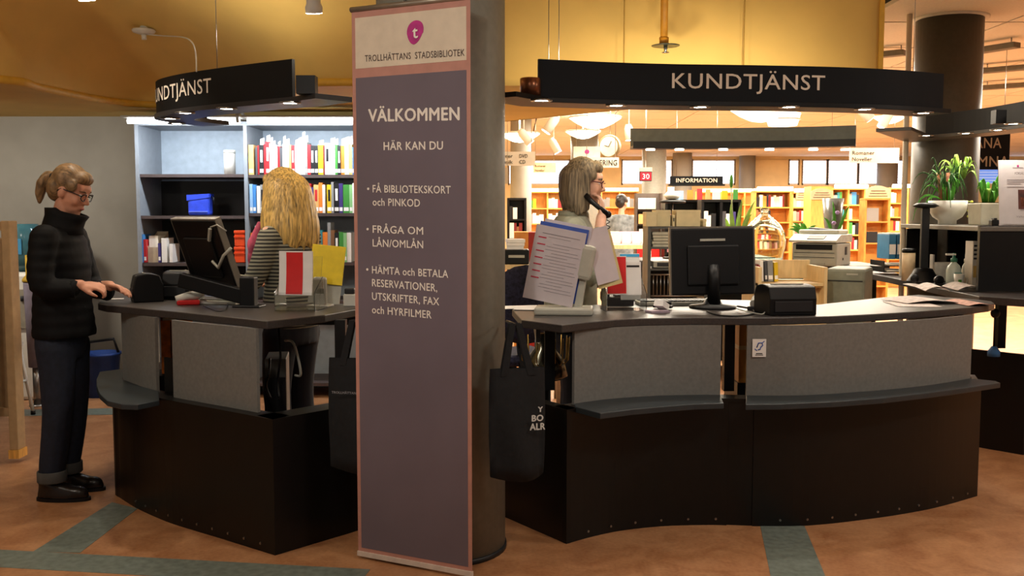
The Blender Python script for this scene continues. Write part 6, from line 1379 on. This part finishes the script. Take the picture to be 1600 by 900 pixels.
# ---------------------------------------------------------------- woman in black at the left counter (faces +X)
Yw = 4.88; wl = Vector((atY(104, 760, Yw).x, Yw, 0))
Mh = head_matrix((.075, 0, 1.615), R(24), R(-4))
WR = (.185, -.165, 1.135); WL = (.225, .10, 1.11)
def bw(mb):
    add_head(mb, Mh); chain(mb, [(.02, 0, 1.40), (.035, 0, 1.50), (.055, 0, 1.57)], [.062, .052, .05])
    mb.loft([(0, 0, .84, .10, .15), (.0, 0, .95, .105, .16), (.01, 0, 1.1, .09, .13), (.02, 0, 1.25, .105, .155), (.02, 0, 1.36, .09, .165), (.02, 0, 1.43, .05, .08)], n=24)
    legs(mb, (.0, .085, .88), (.01, .09, .48), (-.03, .092, .09), (.08, .056, .040))
    for s, el, w in ((-1, (.02, -.22, 1.14), WR), (1, (.06, .225, 1.12), WL)):
        chain(mb, [(.015, s * .175, 1.385), el, w], [.05, .042, .028])
    add_hand(mb, WR, (.9, .25, -.1), (.2, -.4, .9), 1, 1.1); add_hand(mb, WL, (.9, -.45, -.1), (.1, .3, .9), -1, .6)
    for s in (-1, 1): mb.ell((.03, s * .09, .04), (.10, .038, .035), n=12)
wo = person('woman in a black quilted jacket and glasses standing at the left counter', wl, 0, body_mesh(.0062, M_skin, bw)); wo.scale = (.972,) * 3
face_parts(wo, Mh); glasses(wo, Mh, mat('glasses_black', '#141416', .35, var=0))
mb = MB(); q = .004
mb.loft([(.02, 0, .855, .150, .19), (.018, 0, .92, .145, .185), (.015, 0, 1.0, .138, .18), (.015, 0, 1.12, .132, .17), (.015, 0, 1.25, .140, .185), (.010, 0, 1.36, .115, .185), (.015, 0, 1.43, .08, .115)], n=32)
for s, el, w in ((-1, (.02, -.225, 1.14), (.145, -.175, 1.118)), (1, (.06, .23, 1.12), (.185, .12, 1.08))): chain(mb, [(.010, s * .16, 1.37), el, w], [.074, .062, .048])
M_jk = mat('jacket_black', '#060608', .75, var=.12, scale=30, spec=.25)
ja = cloth('jacket', mb, M_jk, wo, .009, 3, lambda c: .0014 * math.sin(2 * math.pi * c.z / .058) if c.z < 1.40 else 0)
# high open collar
n = 26; vs = []
for i, (z, rx, ry, cx) in enumerate(((1.385, .105, .12, .015), (1.43, .09, .095, .025), (1.48, .086, .082, .038), (1.515, .092, .085, .045))):
    for j in range(n):
        a = 2 * math.pi * j / n; f = math.cos(a); vs.append((cx + rx * f * (1.0 + .25 * max(0, f) * i / 3), ry * math.sin(a), z + (.012 if f < 0 else -.035 * f) * i / 3))
MB().add(vs, [(i * n + j, i * n + (j + 1) % n, (i + 1) * n + (j + 1) % n, (i + 1) * n + j) for i in range(3) for j in range(n)], 0, True).build('collar', M_jk, wo, solid=.014)
for s, w, d in ((-1, Vector((.145, -.175, 1.118)), Vector((.05, .01, -.01))), (1, Vector((.185, .12, 1.08)), Vector((.05, -.02, -.01)))): MB().tube([w - d * .2, w + d * .5], .047, n=18).build('cuff', M_jk, wo)
M_je = mat('jeans_navy', '#131a2a', .8, var=.15, scale=40, bump=.05)
mb = MB(); mb.loft([(.0, 0, .74, .10, .165), (.0, 0, .80, .115, .17), (0, 0, .92, .115, .17), (0, 0, 1.0, .11, .16)], n=28)
legs(mb, (.01, .085, .80), (.01, .09, .47), (-.03, .092, .165), (.098, .075, .064), dx=(0, .0))
je = cloth('jeans', mb, M_je, wo, .009, 3)
for s in (-1, 1): MB().lathe([(.069, .10), (.073, .105), (.073, .155), (.069, .16), (.064, .155), (.064, .105)], c=(-.03, s * .092, 0), n=22).build('turn_up', mat('turn_up_grey', '#4a4a48', .8, var=.1), je)
M_sh = mat('shoe_leather', '#1a1412', .32, var=.2)
for s, dx in ((-1, 0), (1, .0)): shoe('shoe', wo, -.025 + dx, s * .092, M_sh, M_bplast)
# hair with ponytail
def capf(mb, M, grow=1.0):
    mb.ell((-.022, 0, .050), (.094 * grow, .083 * grow, .088 * grow), n=20, M=M); mb.ell((-.055, 0, .0), (.065, .078, .085), n=18, M=M); mb.ell((.045, 0, .085), (.045, .062, .04), n=14, M=M)
    for s in (-1, 1): mb.ell((.03, s * .068, .04), (.035, .014, .035), n=12, M=M)
mb = MB(); capf(mb, Mh)
chain(mb, [Mh @ Vector(p) for p in ((-.10, 0, .035), (-.135, 0, .025), (-.150, 0, -.02), (-.145, .0, -.075), (-.13, 0, -.12))], [.02, .026, .030, .026, .012], k=4)
def streak(c): return .0025 * mnoise.noise(Vector((c.x * 25, c.y * 110, c.z * 18 + c.x * 30)))
M_h1 = mat('hair_dark_blond', '#7c6142', .5, var=.3, scale=40, stretch=(1, 5, .6))
cloth('hair', mb, M_h1, wo, .006, 3, streak)
MB().lathe([(.022, -.008), (.027, 0), (.022, .008)], n=16, M=Mh @ Matrix.Translation((-.113, 0, .03)) @ Matrix.Rotation(R(80), 4, 'Y')).build('hair_band', M_bplast, wo)

# ---------------------------------------------------------------- blonde clerk behind the left counter: turned to the shelf on her left, seen from behind
Yc = 5.28; cl = Vector((atY(454, 400, Yc).x, Yc, 0)); rzc = R(152)
Mc = head_matrix((.06, 0, 1.565), R(10), R(8))
def bc_(mb):
    add_head(mb, Mc); chain(mb, [(.0, 0, 1.36), (.02, 0, 1.45), (.045, 0, 1.52)], [.06, .05, .05])
    mb.loft([(0, 0, .82, .10, .16), (0, 0, .95, .105, .165), (.0, 0, 1.08, .09, .14), (.0, 0, 1.22, .105, .16), (.0, 0, 1.32, .09, .165), (.0, 0, 1.39, .05, .08)], n=24)
    legs(mb, (0, .09, .86), (.03, .095, .47), (-.02, .095, .09)); 
    chain(mb, [(0, .17, 1.34), (.05, .24, 1.1), (.30, .20, 1.08)], [.05, .04, .028]); add_hand(mb, (.30, .20, 1.08), (.95, -.1, -.15), (0, 0, 1), -1, .5)
    chain(mb, [(0, -.17, 1.34), (.06, -.23, 1.1), (.29, -.14, 1.07)], [.05, .04, .028]); add_hand(mb, (.29, -.14, 1.07), (.95, .1, -.15), (0, 0, 1), 1, .5)
    for s in (-1, 1): mb.ell((.03, s * .095, .04), (.10, .038, .035), n=12)
bc2 = person('blonde long-haired clerk with a pink scarf behind the left counter', cl, rzc, body_mesh(.0065, M_skin2, bc_))
face_parts(bc2, Mc)
mb = MB(); mb.loft([(0, 0, .83, .13, .18), (0, 0, .95, .13, .185), (0, 0, 1.08, .115, .165), (0, 0, 1.22, .13, .185), (0, 0, 1.32, .115, .185), (.0, 0, 1.39, .075, .11)], n=28)
chain(mb, [(0, .16, 1.325), (.05, .24, 1.1), (.19, .22, 1.085)], [.068, .054, .045]); chain(mb, [(0, -.16, 1.325), (.06, -.235, 1.1), (.18, -.19, 1.08)], [.068, .054, .045])
def stripes():
    m = bpy.data.materials.new('striped_knit'); m.use_nodes = True; N = m.node_tree.nodes; L = m.node_tree.links; b = N['Principled BSDF']
    tc = N.new('ShaderNodeTexCoord'); w = N.new('ShaderNodeTexWave'); w.bands_direction = 'Z'; w.inputs['Scale'].default_value = 16; w.inputs['Distortion'].default_value = .6; w.inputs['Detail'].default_value = 1
    cr = N.new('ShaderNodeValToRGB'); cr.color_ramp.elements[0].color = (*lin('#26241f'), 1); cr.color_ramp.elements[1].color = (*lin('#8a8672'), 1); cr.color_ramp.elements[0].position = .35; cr.color_ramp.elements[1].position = .65
    L.new(tc.outputs['Object'], w.inputs['Vector']); L.new(w.outputs[0], cr.inputs[0]); L.new(cr.outputs[0], b.inputs['Base Color']); b.inputs['Roughness'].default_value = .9; return m
cloth('jumper', mb, stripes(), bc2, .009, 3)
mb = MB(); mb.loft([(0, 0, .74, .12, .175), (0, 0, .86, .125, .18), (0, 0, .96, .115, .17)], n=24); legs(mb, (0, .09, .80), (.03, .095, .47), (-.02, .095, .1), (.10, .075, .06))
cloth('trousers', mb, mat('trousers_dark', '#10141f', .85, var=.1), bc2, .01, 3)
for s in (-1, 1): shoe('shoe', bc2, -.025, s * .095, M_bplast, M_dplast)
# scarf: loops round the neck and one end hanging in front
mb = MB()
for k, (z, r, rr) in enumerate(((1.40, .098, .034), (1.43, .088, .034), (1.375, .112, .03))):
    mb.tube([(.02 + r * math.cos(a) * 1.05, r * math.sin(a), z + .018 * math.sin(2 * a + k) - .02 * math.cos(a)) for a in [2 * math.pi * i / 20 for i in range(21)]], rr, n=10)
for y0 in (-.02, .05, .10): mb.tube([(.10, y0, 1.40), (.145, y0 * 1.1 + .02, 1.30), (.15, y0 + .03, 1.2), (.15, y0 + .03, 1.08)], [.03, .034, .03, .024], n=10)
cloth('scarf', mb, mat('scarf_pink', '#a8455c', .85, var=.35, scale=14), bc2, .008, 2, lambda c: .002 * math.sin(c.z * 90 + c.y * 160))
# long hair: cap and a full curtain of strands over the shoulders
mb = MB(); capf(mb, Mc, 1.06)
mb.loft([(.0, 0, 1.30, .095, .135), (-.012, 0, 1.36, .12, .155), (-.01, 0, 1.42, .125, .15), (.0, 0, 1.5, .118, .128), (.02, 0, 1.58, .112, .108), (.035, 0, 1.65, .09, .085)], n=28)
def st(i, rs):
    a = math.pi * (.28 + 1.44 * i / 95) + rs.uniform(-.03, .03); c, s = math.cos(a), math.sin(a); l = rs.uniform(-.025, .03); k = rs.uniform(.96, 1.06)
    return [(.03 + .075 * c * .5, .075 * s * .5, 1.685 - rs.uniform(0, .01)), (.02 + .108 * c * k, .100 * s * k, 1.62), (.008 + .126 * c * k, .136 * s * k, 1.50), (-.0 + .132 * c * k, .158 * s * k, 1.38), (-.002 + .118 * c * k, .150 * s * k, 1.27 + l)]
rs = random.Random(2)
for i in range(96):
    p = st(i, rs); mb.tube(spline(p, 3), [.011] * 12 + [.004], n=6)
M_h2 = mat('hair_golden', '#b39150', .45, var=.38, scale=30, stretch=(4, 4, .25))
cloth('hair', mb, M_h2, bc2, .0065, 2, lambda c: .004 * mnoise.noise(Vector((c.x * 70, c.y * 70, c.z * 6))))

# ---------------------------------------------------------------- clerk on the phone behind the wavy counter (faces +X)
Yp = 5.3; pl_ = Vector((atY(892, 400, Yp).x, Yp, 0))
Mp = head_matrix((.075, 0, 1.625), R(8), R(-6))
PW = Vector((.155, -.125, 1.435))
def bp_(mb):
    add_head(mb, Mp); chain(mb, [(.0, 0, 1.40), (.02, 0, 1.5), (.05, 0, 1.57)], [.062, .054, .053])
    mb.loft([(0, 0, .84, .10, .16), (0, 0, .95, .105, .165), (.0, 0, 1.1, .10, .15), (.0, 0, 1.25, .115, .17), (.0, 0, 1.36, .095, .175), (.0, 0, 1.43, .05, .08)], n=24)
    legs(mb, (0, .09, .88), (.03, .095, .48), (-.02, .095, .09))
    chain(mb, [(0, -.18, 1.37), (.10, -.25, 1.13), PW], [.052, .042, .028]); add_hand(mb, PW, (.05, .25, .9), (.9, -.35, 0), 1, .9)
    chain(mb, [(0, .18, 1.37), (.05, .25, 1.1), (.26, .18, 1.06)], [.052, .042, .028]); add_hand(mb, (.26, .18, 1.06), (.95, -.1, -.15), (0, 0, 1), -1, .5)
    for s in (-1, 1): mb.ell((.03, s * .095, .04), (.10, .038, .035), n=12)
ph = person('clerk with long greying hair and red glasses talking on a telephone', pl_, 0, body_mesh(.0065, M_skin2, bp_))
face_parts(ph, Mp, brow=mat('brow_grey', '#6a6254', .8)); glasses(ph, Mp, mat('glasses_red', '#5a1420', .35, var=0))
mb = MB(); mb.loft([(0, 0, .82, .15, .2), (0, 0, .95, .15, .2), (0, 0, 1.1, .14, .185), (0, 0, 1.25, .15, .2), (0, 0, 1.36, .13, .2), (.005, 0, 1.44, .085, .11)], n=28)
chain(mb, [(0, .17, 1.36), (.05, .25, 1.1), (.18, .21, 1.08)], [.082, .064, .05]); chain(mb, [(0, -.17, 1.36), (.10, -.25, 1.13), (.14, -.16, 1.34)], [.082, .066, .048])
M_sg = mat('sage_shirt', '#8f8f7c', .85, var=.08)
cloth('shirt', mb, M_sg, ph, .009, 3, lambda c: .005 * mnoise.noise(Vector((c.x * 9, c.y * 9, c.z * 7))))
MB().lathe([(.088, 1.425), (.086, 1.455), (.078, 1.47), (.072, 1.455), (.076, 1.425)], c=(.012, 0, 0), n=24).build('collar', M_sg, ph)
mb = MB(); mb.loft([(0, 0, .74, .125, .175), (0, 0, .86, .13, .18), (0, 0, .96, .12, .17)], n=24); legs(mb, (0, .09, .80), (.03, .095, .47), (-.02, .095, .1), (.105, .08, .065))
cloth('trousers', mb, mat('trousers_dark', '#10141f'), ph, .01, 3)
for s in (-1, 1): shoe('shoe', ph, -.025, s * .095, M_bplast, M_dplast)
mb = MB(); capf(mb, Mp, 1.03)
rs = random.Random(5)
for i in range(80):
    a = math.pi * (.34 + 1.32 * i / 79) + rs.uniform(-.04, .04); c, s = math.cos(a), math.sin(a); l = rs.uniform(-.03, .03); k = rs.uniform(.95, 1.07)
    p = [(.045 + .04 * c, .04 * s, 1.735), (.045 + .094 * c * k, .082 * s * k, 1.685), (.045 + .104 * c * k, .092 * s * k, 1.61), (.045 + .098 * c * k, .096 * s * k, 1.53), (.05 + .082 * c * k, .094 * s * k, 1.465 + l)]
    mb.tube(spline(p, 3), [.008] * 12 + [.003], n=6)
mb.loft([(.0, 0, 1.50, .055, .07), (.01, 0, 1.56, .07, .075), (.02, 0, 1.62, .08, .078)], n=24)
cloth('hair', mb, mat('hair_ash', '#75664f', .55, var=.4, scale=30, stretch=(4, 4, .25)), ph, .0065, 2, lambda c: .004 * mnoise.noise(Vector((c.x * 70, c.y * 70, c.z * 6))))
# handset with coiled cord
hp = pl_ + Vector((.135, -.105, 1.50)); t = thing('telephone_handset', 'black telephone handset held to the face of the phoning clerk', 'telephone', hp, R(-10))
MB().tube([(-.06, .0, .05), (-.03, -.025, .02), (.02, -.03, -.02), (.05, -.012, -.045)], [.017, .014, .014, .017], n=10).build('grip', M_bplast, t); MB().ell((-.062, .012, .05), (.022, .018, .022), n=12).build('earpiece', M_bplast, t); MB().ell((.055, .006, -.05), (.022, .018, .02), n=12).build('mouthpiece', M_bplast, t)
pts = [Vector((.055 + .0003 * i + .010 * math.cos(i * .9), .0 + .010 * math.sin(i * .9), -.06 - .0042 * i)) for i in range(100)]
MB().tube(pts, .0025, n=5).build('cord', M_bplast, t)
tb = thing('desk_telephone', 'black desk telephone base behind the right brochure holder', 'telephone', (hp.x + .09, hp.y - .17, zt2)); MB().box(0, 0, .040, .16, .18, .05, rx=.12).build('body', M_bplast, tb, bevel=.008); MB().box(.02, -.02, .066, .08, .09, .006, rx=.12).build('keypad', M_dplast, tb); MB().box(-.06, 0, .070, .03, .17, .016, rx=.12).build('cradle', M_dplast, tb, bevel=.004)

# ---------------------------------------------------------------- visitor far in the hall, seen from behind
Yv = 14.6; vl = Vector((atY(970, 400, Yv).x, Yv, 0)); Mv = head_matrix((.03, 0, 1.62), R(8), R(-15))
def bv(mb):
    add_head(mb, Mv); chain(mb, [(0, 0, 1.42), (.01, 0, 1.5), (.02, 0, 1.56)], [.055, .045, .045])
    mb.loft([(0, 0, .84, .10, .16), (0, 0, 1.1, .09, .14), (0, 0, 1.36, .09, .165), (0, 0, 1.44, .05, .08)], n=20); legs(mb, (0, .09, .88), (.03, .095, .48), (-.02, .095, .09))
    for s in (-1, 1): chain(mb, [(0, s * .175, 1.38), (-.02, s * .25, 1.12), (.14, s * .2, 1.0)], [.05, .042, .028]); add_hand(mb, (.14, s * .2, 1.0), (.9, -s * .2, -.2), (0, s * .5, .9), -s, .6)
    for s in (-1, 1): mb.ell((.03, s * .095, .04), (.10, .038, .035), n=12)
vo = person('far visitor with dark hair in a grey blue top walking between shelves', vl, R(70), body_mesh(.009, M_skin, bv)); face_parts(vo, Mv)
mb = MB(); mb.loft([(0, 0, .8, .15, .21), (0, 0, 1.0, .15, .2), (0, 0, 1.25, .14, .2), (0, 0, 1.38, .11, .19), (0, 0, 1.45, .07, .1)], n=24)
for s in (-1, 1): chain(mb, [(0, s * .165, 1.37), (-.02, s * .25, 1.12), (.06, s * .23, 1.06)], [.075, .065, .055])
cloth('top', mb, mat('top_grey_blue', '#6c7276', .85, var=.22, scale=14), vo, .012, 3)
mb = MB(); legs(mb, (0, .09, .82), (.03, .095, .47), (-.02, .095, .1), (.1, .075, .06)); mb.loft([(0, 0, .76, .12, .17), (0, 0, .9, .12, .17)], n=20); cloth('trousers', mb, M_je, vo, .012, 3)
for s in (-1, 1): shoe('shoe', vo, -.025, s * .095, M_bplast, M_dplast)
mb = MB(); capf(mb, Mv, 1.05); mb.ell((-.1, 0, .03), (.045, .045, .05), n=12, M=Mv); cloth('hair', mb, mat('hair_dark', '#1c1614', .5, var=.2), vo, .009, 2)
